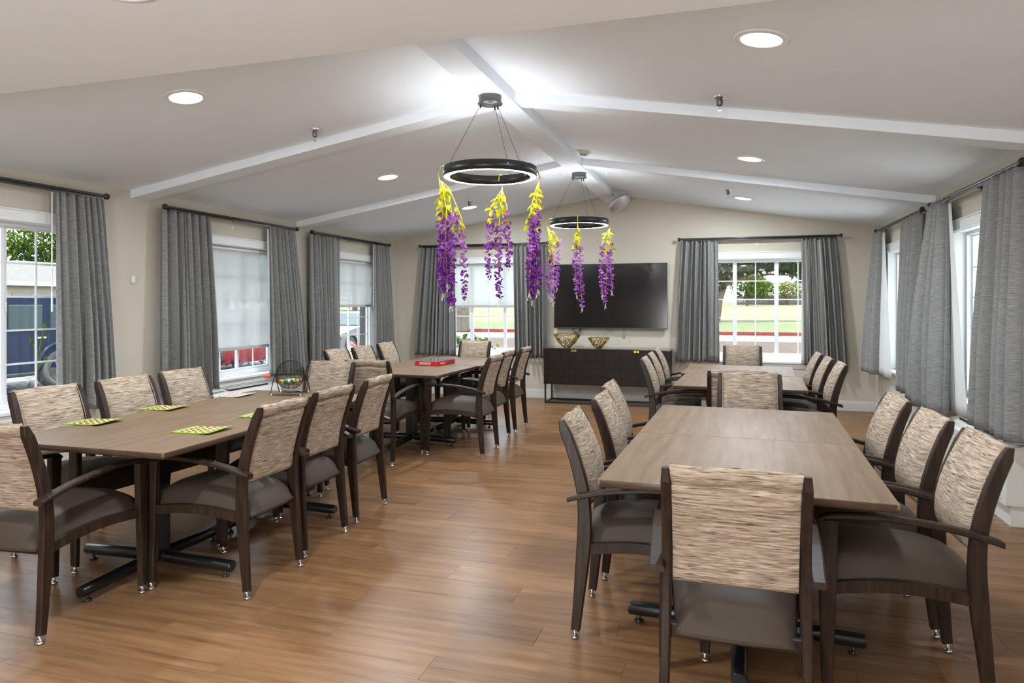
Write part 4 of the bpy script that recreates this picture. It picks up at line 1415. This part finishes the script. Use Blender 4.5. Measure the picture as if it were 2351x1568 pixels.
# ------------------------------------------------------------------ wall heater / air units
def ptac(wall, a0, a1, label, ztop=0.515, dep=0.17, z0=0.135):
    root = thing('air_conditioner', label, 'air conditioner', wpt(wall, (a0 + a1) / 2, 0.0, 0), group='wall heater units')
    O = Vector(root.location)
    def sh(mb):
        mb.v = [tuple(Vector(p) - O) for p in mb.v]
        return mb
    # profile across the depth: rounded front top edge, sloping top
    def prof(a, ins=0.0):
        pts = [(0.016, z0), (dep - ins, z0), (dep - ins, ztop - 0.10)]
        for k in range(6):
            t = k / 5 * PI / 2
            pts.append((dep - ins - 0.07 + 0.07 * math.cos(t), ztop - 0.10 + 0.085 * math.sin(t)))
        pts.append((0.016, ztop + 0.005))
        return [wpt(wall, a, p[0], p[1]) for p in pts]
    mb = MB(); mb.loft([prof(a0, 0.012), prof(a0 + 0.015), prof(a1 - 0.015), prof(a1, 0.012)], True, False)
    body = sh(mb).build('casing', 'plastic', root)
    # discharge grille: dark slot on the sloping top with bars
    g0, g1 = a0 + 0.30, a1 - 0.16
    tilt = ztop + 0.0055
    mb = MB(); wbox(mb, wall, g0, g1, 0.022, 0.105, tilt - 0.030, tilt - 0.0005)
    sh(mb).build('discharge_slot', 'dark', root)
    for k in range(5):
        n = 0.022 + 0.083 * k / 4
        mb = MB(); wbox(mb, wall, g0, g1, n - 0.002, n + 0.002, tilt - 0.004, tilt + 0.003)
        sh(mb).build('grille_bar', 'plastic', root)
    nb = int((g1 - g0) / 0.10)
    for k in range(nb + 1):
        a = lerp(g0, g1, k / nb)
        mb = MB(); wbox(mb, wall, a - 0.002, a + 0.002, 0.022, 0.105, tilt - 0.004, tilt + 0.0032)
        sh(mb).build('grille_bar', 'plastic', root)
    for k in range(12):                               # front louvres
        z = z0 + 0.03 + k * 0.0195
        mb = MB(); wbox(mb, wall, a0 + 0.06, a1 - 0.06, dep - 0.004, dep + 0.006, z, z + 0.010)
        sh(mb).build('louvre', 'plastic', root)
    mb = MB(); wbox(mb, wall, a0 + 0.03, a0 + 0.24, 0.03, 0.10, ztop - 0.004, ztop + 0.010, 0.004)
    sh(mb).build('control_lid', 'plasticw', root)
    mb = MB(); wbox(mb, wall, a0 + 0.02, a1 - 0.02, 0.016, dep - 0.04, 0.001, z0)
    sh(mb).build('kick_panel', 'plastic', root)
ptac('left', 5.57, 6.64, 'beige wall heater unit under the shaded window behind the bingo table')
ptac('right', 5.02, 6.28, 'beige wall heater unit with louvres under the right wall window')
# outlets, sensor
def outlet(wall, a, z, label, plug=False):
    root = thing('power_outlet', label, 'power outlet', wpt(wall, a, 0.0, z), group='power outlets')
    O = Vector(root.location)
    mb = MB(); wbox(mb, wall, a - 0.037, a + 0.037, 0.0, 0.006, z - 0.06, z + 0.06, 0.002)
    mb.v = [tuple(Vector(p) - O) for p in mb.v]
    mb.build('cover_plate', 'plastic', root)
    mb = MB()
    wbox(mb, wall, a - 0.017, a + 0.017, 0.005, 0.0085, z + 0.008, z + 0.042, 0.001)
    wbox(mb, wall, a - 0.017, a + 0.017, 0.005, 0.0085, z - 0.042, z - 0.008, 0.001)
    mb.v = [tuple(Vector(p) - O) for p in mb.v]
    mb.build('sockets', 'plasticw', root)
outlet('right', 7.10, 0.33, 'white outlet plate on the right wall below the flaring white lining')
outlet('right', 4.93, 0.27, 'white outlet with a plug beside the right wall heater unit')
pl = thing('power_plug', 'beige power plug and cord of the right wall heater unit', 'plug', wpt('right', 4.925, 0.009, 0.285))
MB().box(-0.045, 0, -0.03, 0.03, -0.03, 0.035, None, 0.006).build('plug_body', 'plastic', pl)
mb = MB(); mb.tube([(-0.03, 0.0, 0.03), (-0.04, 0.01, 0.07), (-0.04, 0.04, 0.08), (-0.04, 0.075, 0.05)], 0.006, 8)
mb.build('cord', 'plastic', pl)
sn = thing('wall_sensor', 'small white sensor on the left wall between two curtained windows', 'sensor', wpt('left', 4.76, 0, 1.60))
MB().box(0, 0.022, -0.014, 0.014, -0.03, 0.03, None, 0.004).build('sensor_case', 'plasticw', sn)
MB().box(0.004, 0.012, -0.005, 0.005, -0.045, -0.031, None, 0.001).build('sensor_tip', 'plasticw', sn)
for wall, a, lb in (('left', 6.02, 'tiny white bracket clip above the shade behind the bingo table'), ('back', 0.40, 'tiny white bracket clip under the far right curtain rod'), ('right', 5.72, 'tiny white bracket clip under the shiny curtain rod'), ('left', 8.05, 'tiny white bracket clip above the half-lowered shade in the left corner')):
    mb = MB(); wbox(mb, wall, a - 0.008, a + 0.008, 0.0, 0.012, 2.16, 2.195, 0.002)
    c = sum((Vector(p) for p in mb.v), Vector()) / len(mb.v)
    mb.v = [tuple(Vector(p) - c) for p in mb.v]
    mb.build('rod_clip', 'plasticw', loc=c, label=lb, cat='bracket', group='rod clips')

# ================================================================== outdoors
GZ = 0.0
def slab(name, x0, x1, y0, y1, z0, z1, m, label=None, cat=None, th=0.12):
    """sloping ground sheet with thickness: z0 at y0, z1 at y1"""
    mb = MB()
    a = [(x0, y0, z0), (x1, y0, z0), (x1, y1, z1), (x0, y1, z1)]
    mb.loft([[(p[0], p[1], p[2] - th) for p in a], a], True, False)
    return mb.build(name, m, kind='structure')
slab('ground', -160, 120, -60, 260, -0.62, -0.62, 'grass', th=0.3)
slab('ground', -9.0, 30, 9.99, 16.5, -0.12, -0.04, 'pale')  # white strip out of view, added to reflect sun indoors
slab('ground', -9.0, 30, 16.5, 19.6, -0.04, -0.02, 'grass')
slab('ground', -9.0, 30, 19.6, 20.6, -0.02, 0.0, 'sand')
slab('ground', -9.0, 30, 20.6, 26.0, 0.0, 0.02, 'mulch')
slab('ground', -40, 40, 26.0, 31.6, -0.02, -0.02, 'conc')
slab('ground', -60, 70, 32.0, 44.0, 0.10, 0.16, 'grass')
slab('ground', -60, 70, 44.0, 110.0, 0.16, 1.08, 'grassdry')
slab('ground', -60, 70, 110.0, 170.0, 1.08, 1.6, 'grass')
slab('ground', -6.2, -5.08, 2.0, 10.0, 0.26, 0.26, 'mulch', th=0.7)
slab('ground', -34, -6.2, -10, 26.0, -0.42, -0.42, 'asphalt')
slab('ground', 2.0, 30, -10, 9.9, -0.10, -0.10, 'pale')  # unseen white ground added to throw sun into the right windows
MB().box(-40, 40, 31.6, 32.0, -0.05, 0.14, None, 0.02).build('kerb', 'curb', kind='structure')

def leaf_cloud(mb, c, rad, n, size, r, aspect=0.6, droop=0.3):
    for _ in range(n):
        while True:
            p = Vector((r.uniform(-1, 1), r.uniform(-1, 1), r.uniform(-1, 1)))
            if 0.25 < p.length < 1: break
        q = Vector((c[0] + p.x * rad[0], c[1] + p.y * rad[1], c[2] + p.z * rad[2]))
        s = size * r.uniform(0.6, 1.3)
        mx = Matrix.Translation(q) @ Matrix.Rotation(r.uniform(0, 6.28), 4, 'Z') @ Matrix.Rotation(r.uniform(-0.6, 1.0) + droop, 4, 'Y') @ Matrix.Rotation(r.uniform(-.8, .8), 4, 'X')
        w = s * aspect
        mb.add([(0, 0, 0), (s * .4, -w / 2, .04 * s), (s, 0, -.1 * s), (s * .4, w / 2, .04 * s)], [(0, 1, 2, 3)], False, mx)

def tree(x, y, z, trunk_h, trunk_r, clouds, size, m, label, seed, lean=(0, 0), group=None):
    r = random.Random(seed)
    root = thing('tree', label, 'tree', (x, y, z), group=group)
    mb = MB()
    top = Vector((lean[0], lean[1], trunk_h))
    mb.tube([(0, 0, -0.3), (lean[0] * .3, lean[1] * .3, trunk_h * .45), tuple(top)], [trunk_r * 1.25, trunk_r, trunk_r * .7], 10)
    for c, rad, n in clouds:
        mb.tube([tuple(top * 0.8), tuple(lerp(top, Vector(c), .5) + Vector((0, 0, .1))), tuple(Vector(c))], [trunk_r * .42, trunk_r * .2, trunk_r * .06], 7)
    mb.build('trunk', 'bark', root)
    mb = MB()
    for c, rad, n in clouds:
        leaf_cloud(mb, c, rad, int(n * 2.2), size, r)
    mb.build('foliage', m, root, kind='stuff')
    return root
def campt(px, py, t):
    """point seen at photo pixel (px, py) at camera depth t"""
    u = (px - 1175.5) / 1589.0; v = (695.0 - py) / 1589.0
    c_, s_ = math.cos(TH), math.sin(TH)
    return Vector(((-s_ + u * c_) * t, (c_ + u * s_) * t, CAM_H + v * t))
p = campt(1640, 688, 44)
tree(p.x, p.y, 0.2, 2.9, 0.28, [((0.6, 0.2, 4.2), (2.6, 2.2, 1.3), 900), ((2.7, 0.4, 4.2), (2.0, 2.0, 1.05), 700), ((-2.0, 0, 3.9), (2.0, 2.0, 1.5), 400), ((4.2, 1.0, 4.1), (1.6, 1.8, 0.95), 480), ((5.4, 1.4, 3.7), (1.2, 1.5, 0.9), 360), ((-0.2, -0.2, 2.7), (1.0, 1.0, 0.8), 260), ((5.7, 1.5, 2.9), (0.7, 0.8, 0.7), 170)],
     0.34, 'tree', 'broad dark green tree seen at the top of the far right window', 31, (0.8, 0))
p = campt(1715, 690, 96)
tree(p.x, p.y, 1.0, 2.0, 0.2, [((0, 0, 3.2), (2.6, 2.2, 2.2), 700), ((1.6, -1, 2.4), (2.0, 1.6, 1.5), 400)], 0.42, 'treeb', 'pale leafy bush tree in front of the fence in the far right window', 32)
p = campt(1812, 690, 100)
tree(p.x, p.y, 1.05, 1.2, 0.14, [((0, 0, 2.2), (2.2, 1.6, 1.3), 420)], 0.36, 'yshrub', 'yellowish shrub by the fence in the far right window', 33)
p = campt(95, 560, 52)
tree(p.x, p.y, -0.4, 4.2, 0.3, [((0, 0, 6.6), (2.4, 2.2, 1.9), 900), ((0.9, 0.8, 5.0), (2.0, 1.8, 1.4), 500), ((-1.2, -1.0, 5.6), (1.3, 1.2, 1.0), 260), ((1.8, 1.6, 7.6), (2.2, 2.0, 1.5), 500)], 0.34, 'treeb', 'bright green tree above the garage in the leftmost window', 34)
for k, (px, py, t, sc) in enumerate(((520, 640, 60, 4.2), (815, 690, 78, 4.2), (660, 640, 84, 3.6))):
    p = campt(px, py, t)
    tree(p.x, p.y, -0.3, 3.0, 0.3, [((0, 0, 5.0), (sc * .8, sc * .8, 2.6), 800), ((1.5, 1.0, 3.6), (sc * .6, sc * .6, 1.8), 400)], 0.55, 'treeb', ['tree blurred behind the shade at the bingo table', 'tree glimpsed past the white car in the left corner window', 'tree hidden mostly by the left wall curtains'][k], 40 + k)

# fence with separate boards
fe = thing('board_fence', 'weathered grey board fence across the lawn in the far right window', 'fence', (10.5, 110.4, 1.05))
mb0 = MB(); mb0.box(-0.105, 0.105, -0.015, 0.015, 0, 1.40)
pm = mb0.mesh('board', 'fencew')
for k in range(150):
    xx = -9.0 + k * 0.225
    b_ = obj('board', pm, fe, (xx, rng.uniform(-.01, .01), rng.uniform(-.03, .02)))
mb0 = MB(); mb0.box(-0.07, 0.07, -0.12, -0.02, 0, 1.5)
pm2 = mb0.mesh('post', 'fencew')
for k in range(14):
    obj('post', pm2, fe, (-9.0 + k * 2.45, 0, 0))
for zz in (0.25, 1.1):
    MB().box(-9.1, 24.6, -0.07, -0.017, zz, zz + 0.10).build('rail', 'fencew', fe)

# white house beyond the fence
ho = thing('white_house', 'white two-storey house beyond the fence in the far right window', 'house', (20, 140, 1.4))
MB().box(-16, 14, 0, 10, 1.4, 6.6).build('upper_wall', 'siding', ho)
MB().box(-16, 14, -0.02, 10, 0, 1.4).build('brick_base', 'brickred', ho)
MB().prism([(-17, 6.5), (15, 6.5), (13, 9.2), (-15, 9.2)], -0.8, 11).build('roof', 'shingle', ho)
for x0, x1, z0, z1 in ((-2.4, -1.5, 3.2, 5.4), (4.2, 5.6, 4.2, 5.6), (6.0, 7.4, 4.2, 5.6), (-14, -12.2, 1.9, 3.6), (9.5, 11.0, 3.2, 5.2)):
    w_ = MB().box(x0 - .15, x1 + .15, -0.10, 0.02, z0 - .15, z1 + .15).build('window', 'vinyl_frame', ho)
    MB().box(x0, x1, -0.14, -0.09, z0, (z0 + z1) / 2 - 0.05).build('pane', 'carglass', w_)
    MB().box(x0, x1, -0.14, -0.09, (z0 + z1) / 2 + 0.05, z1).build('pane', 'carglass', w_)

# garage house on the left
gh = thing('garage_house', 'cream garage building with grey hip roof behind the dark blue car', 'house', (-30, 21.6, -0.4))
MB().box(-9, 0, 0, 14, 0, 2.6).build('wall', 'cream_wall', gh)
mb = MB()
mb.add([(-9.5, -0.6, 2.72), (0.5, -0.6, 2.72), (0.5, 14.6, 2.72), (-9.5, 14.6, 2.72), (-4.5, 4.5, 3.95), (-4.5, 10, 3.95)], [(0, 1, 4), (1, 2, 5, 4), (2, 3, 5), (3, 0, 4, 5), (0, 3, 2, 1)])
mb.build('hip_roof', 'shingle', gh)
MB().box(0.42, 0.56, -0.6, 14.6, 2.55, 2.74).build('fascia', 'siding', gh)
for k in range(4):
    MB().box(0.0, 0.06, 1.0, 5.4, 0.02 + k * 0.56, 0.56 + k * 0.56, None, 0.02).build('garage_door_panel', 'garage', gh)

# stone pier and shrubs at the back left
MB().box(-15.5, -11.9, 31.0, 31.6, 0.0, 2.4, None, 0.05).build('stone_wall', 'stone', label='tan stone wall beyond the lawn in the window behind the wisteria', cat='wall')
def shrub(name, label, c, rad, n, size, m, seed, flowers=0, asp=0.5):
    r = random.Random(seed)
    root = thing(name, label, 'shrub', (c[0], c[1], c[2]))
    mb = MB()
    leaf_cloud(mb, (0, 0, rad[2] * 1.05), rad, n, size, r, asp)
    mb.build('foliage', m, root, kind='stuff')
    mb = MB()
    for k in range(6):
        a = r.uniform(0, 6.28)
        mb.tube([(0, 0, -0.02), (math.cos(a) * rad[0] * .3, math.sin(a) * rad[1] * .3, rad[2] * .7), (math.cos(a) * rad[0] * .6, math.sin(a) * rad[1] * .6, rad[2] * 1.5)], [.012, .008, .004], 5)
    mb.build('twigs', 'bark', root)
    for k in range(flowers):
        a = r.uniform(0, 6.28); h_ = r.uniform(1.2, 2.05)
        mb = MB(); mb.sphere((math.cos(a) * rad[0] * .7, math.sin(a) * rad[1] * .7, rad[2] * h_), 0.03, 8, 5)
        mb.build('blossom', 'rose', root)
    return root
shrub('round_shrub', 'glossy green shrub outside the window behind the board game table', (-4.55, 12.1, -0.05), (0.6, 0.5, 0.43), 520, 0.13, 'shrub', 51)
shrub('round_shrub', 'low yellow-green shrub right of the glossy one, behind the board game table', (-3.55, 12.8, -0.05), (0.35, 0.3, 0.2), 160, 0.10, 'yshrub', 52)
shrub('flowering_shrub', 'yellow-green shrub with red flowers outside the left corner window', (-6.25, 11.15, -0.3), (0.42, 0.42, 0.5), 420, 0.11, 'yshrub', 53, 9)
MB().box(-0.16, 0.16, -0.16, 0.16, 0, 2.3, None, 0.01).build('porch_column', 'dkbrick', loc=(-5.62, 10.35, -0.1), label='dark brick column outside the left corner window', cat='column')

def purple_bed(label, y0, y1, n, seed, lily):
    r = random.Random(seed)
    root = thing('purple_plant_bed', label, 'plants', (-5.55, (y0 + y1) / 2, 0.20))
    mb = MB()
    for k in range(n):
        bx, by = r.uniform(-0.36, 0.22), r.uniform(y0, y1) - (y0 + y1) / 2
        h_ = r.uniform(0.2, 0.56)
        for q in range(9):
            mx = Matrix.Translation((bx, by, h_ * (0.35 + 0.65 * q / 8))) @ Matrix.Rotation(q * 2.1 + r.uniform(-.5, .5), 4, 'Z') @ Matrix.Rotation(r.uniform(-0.9, -0.1), 4, 'Y')
            L = r.uniform(0.10, 0.17); w = L * 0.24
            mb.add([(0, 0, 0), (L * .4, -w / 2, .01), (L, 0, -.03), (L * .4, w / 2, .01)], [(0, 1, 2, 3)], False, mx)
    mb.build('purple_leaves', 'purple', root, kind='stuff')
    if lily:
        mb = MB()
        for k in range(lily):
            bx, by = r.uniform(-0.3, 0.15), r.uniform(y0, y1 - 0.15) - (y0 + y1) / 2
            for q in range(7):
                a = r.uniform(0, 6.28); L = r.uniform(0.35, 0.7)
                c_, s_ = math.cos(a), math.sin(a)
                pts = [Vector((bx, by, 0)) + Vector((c_ * L * .45 * t * t, s_ * L * .45 * t * t, L * (t - .25 * t * t * t))) for t in (0, .35, .7, 1)]
                mb.tube(pts, [.010, .012, .008, .002], 4, True, None, 0.25)
        mb.build('lily_blades', 'lily', root, kind='stuff')
        mb = MB()
        mb.tube([(0.02, 0.10, 0), (0.02, 0.12, 0.55), (0.02, 0.17, 0.86), (0.02, 0.20, 0.98)], 0.008, 6)
        mb.tube([(0.02, 0.15, 0.76), (0.02, 0.09, 0.86)], 0.006, 6)
        mb.tube([(0.02, 0.13, 0.64), (0.02, 0.20, 0.70)], 0.006, 6)
        for p in ((0.02, 0.20, 1.0), (0.02, 0.085, 0.875), (0.02, 0.21, 0.715)):
            mb.sphere(p, 0.014, 6, 5, 1, 1, 2.0)
        mb.build('lily_stalk', 'lily', root)
purple_bed('purple leaved plants with yellow-green lilies below the leftmost window', 3.5, 5.0, 70, 61, 9)
purple_bed('purple leaved plants outside below the wide shade', 6.6, 8.4, 26, 62, 0)
MB().box(5.2, 9.0, 4.0, 30.0, -0.1, 3.4).build('white_backdrop', 'siding', label='added white block outside the right wall windows', cat='building')  # added to give a white view and bounce daylight indoors

# ---- cars (length along local y, visible side at local +x = 0)
def wheel(root, y, z, r, w, m_rim, spokes):
    n = 28
    mb = MB()
    mx = Matrix.Translation((0.02, y, z)) @ Matrix.Rotation(PI / 2, 4, 'Y')
    mb.lathe([(r * .62, -w), (r * .95, -w), (r, -w * .8), (r, -w * .2), (r * .95, 0), (r * .66, 0), (r * .62, -0.03)], n, mx)
    wl = mb.build('tyre', 'tyre', root)
    mb = MB()
    mb.lathe([(r * .635, -0.10), (r * .64, -0.005), (r * .57, -0.005), (r * .55, -0.08)], n, mx)
    mb.lathe([(r * .16, -0.08), (r * .16, -0.012), (r * .10, -0.004)], 12, mx)
    for k in range(spokes):
        a = 2 * PI * k / spokes
        mb.box(r * .1, r * .6, -r * .07, r * .07, -0.05, -0.015, mx @ Matrix.Rotation(a, 4, 'Z'))
    mb.build('wheel_rim', m_rim, wl)
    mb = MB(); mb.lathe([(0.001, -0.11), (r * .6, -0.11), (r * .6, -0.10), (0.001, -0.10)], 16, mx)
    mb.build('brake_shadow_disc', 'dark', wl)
def arch(root, y, z, r, m):
    mb = MB()
    pts = []
    for k in range(15):
        a = PI * k / 14
        pts.append((0.015, y + r * math.cos(a), z + r * math.sin(a)))
    mb.tube(pts, 0.045, 8)
    mb.build('wheel_arch', m, root)
# dark blue off-road car
jp = thing('offroad_car', 'dark blue boxy off-road car outside the leftmost window', 'car', (-13.6, 11.3, -0.42))
mb = MB()
mb.prism([(-4.0, 0.55), (-3.9, 1.08), (-2.75, 1.14), (-2.55, 1.20), (0.75, 1.20), (0.78, 0.55), (0.45, 0.45), (-0.45, 0.45), (-0.6, 0.38), (-2.5, 0.38), (-2.6, 0.45), (-3.5, 0.45)], -1.75, 0.0, None, 'x')
mb.build('car_body', 'navy', jp)
mb = MB()
mb.prism([(-2.50, 1.20), (-2.2, 1.86), (-2.05, 1.93), (0.62, 1.93), (0.72, 1.86), (0.75, 1.20)], -1.65, -0.06, None, 'x')
mb.build('cabin', 'navy', jp)
for y0, y1 in ((-2.05, -1.28), (-1.08, -0.36), (-0.18, 0.62)):
    mb = MB(); mb.box(-0.075, -0.045, y0, y1, 1.27, 1.78, None, 0.02)
    mb.build('side_window', 'carglass', jp)
    mb = MB(); mb.box(-0.07, -0.038, y0 - 0.01, y1 + 0.01, 1.245, 1.268, None, 0.004)
    mb.build('window_trim', 'alloy', jp)
for y0 in (-1.42, -0.52):
    mb = MB(); mb.box(0.01, 0.045, y0 - 0.02, y0 + 0.18, 1.07, 1.11, None, 0.012)
    mb.build('door_handle', 'chrome', jp)
    MB().box(0.0, 0.02, y0 + 0.0, y0 + 0.14, 0.95, 1.0, None, 0.006).build('door_hinge', 'navy', jp)
for y0 in (-2.2, -1.18, -0.26):
    MB().box(-0.01, 0.004, y0 - 0.006, y0 + 0.006, 0.48, 1.19).build('door_gap', 'dark', jp)
mb = MB(); mb.box(-0.02, 0.05, -2.5, -0.6, 0.32, 0.40, None, 0.02); mb.build('side_step', 'blackm', jp)
wheel(jp, 0.0, 0.41, 0.41, 0.27, 'tvb', 5); wheel(jp, -3.0, 0.41, 0.41, 0.27, 'tvb', 5)
arch(jp, 0, 0.44, 0.52, 'navy'); arch(jp, -3.0, 0.44, 0.52, 'navy')
# low cars
def low_car(label, loc, m, flip=False, rz=0.0):
    root = thing('sedan_car', label, 'car', loc, rz)
    sg = -1 if flip else 1
    prof = [(-0.95, 0.30), (-1.0, 0.62), (-0.9, 0.72), (0.05, 0.92), (0.75, 1.0), (1.4, 1.42), (1.7, 1.48), (2.6, 1.47), (3.3, 1.10), (3.7, 1.02), (3.75, 0.45), (3.6, 0.30), (3.15, 0.28), (0.5, 0.24), (-0.4, 0.28)]
    if flip: prof = [(2.75 - p[0], p[1]) for p in prof][::-1]
    mb = MB()
    ins = lambda p: (p[0], p[1] if p[1] < 0.9 else p[1])
    rings = []
    for x_, k in ((-1.78, 0.9), (-1.70, 1), (-0.10, 1), (-0.0, 0.985)):
        rings.append([(x_ - (0.22 if x_ > -0.5 else -0.22) * max(0, p[1] - 0.95) / 0.5, p[0], p[1]) for p in prof])
    mb.loft(rings, True, True)
    mb.build('car_body', m, root)
    f = (lambda y_: 2.75 - y_) if flip else (lambda y_: y_)
    for a, b_, c_, d_ in (((0.95, 1.04), (1.45, 1.36), (2.05, 1.40), (2.05, 1.02)), ((2.12, 1.02), (2.12, 1.40), (2.55, 1.38), (2.98, 1.06))):
        mb = MB()
        q = [(f(y_), z_) for y_, z_ in (a, b_, c_, d_)]
        mb.loft([[(xo - 0.22 * (z_ - 0.95) / 0.5, y_, z_) for y_, z_ in q] for xo in (-0.03, 0.012)], True, False)
        mb.build('side_window', 'carglass', root)
    mb = MB()
    q = [(f(0.80), 1.03), (f(1.40), 1.43)]
    mb.loft([[(x_, q[0][0], q[0][1]), (x_ * 0.9 - 0.08, q[1][0], q[1][1]), (x_ * 0.9 - 0.08, q[1][0], q[1][1] + 0.02), (x_, q[0][0] - (0.02 if not flip else -0.02), q[0][1] + 0.015)] for x_ in (-0.15, -1.6)], True, False)
    mb.build('windscreen', 'carglass', root)
    for y_ in (0.0, 2.75):
        wheel(root, f(y_), 0.33, 0.33, 0.22, 'alloy', 10)
        arch(root, f(y_), 0.36, 0.37, 'dark')
    MB().box(-0.02, 0.02, min(f(2.25), f(2.4)), max(f(2.25), f(2.4)), 0.88, 0.91, None, 0.005).build('door_handle', m, root)
    MB().box(-0.16, 0.012, min(f(-0.95), f(-0.6)), max(f(-0.95), f(-0.6)), 0.62, 0.74, None, 0.02).build('headlight', 'chrome', root)
    return root
low_car('red car with silver wheel below the shade behind the bingo table', (-12.0, 13.95, -0.42), 'redcar')
low_car('white car outside the left corner window', (-12.0, 20.6, -0.42), 'whitecar')
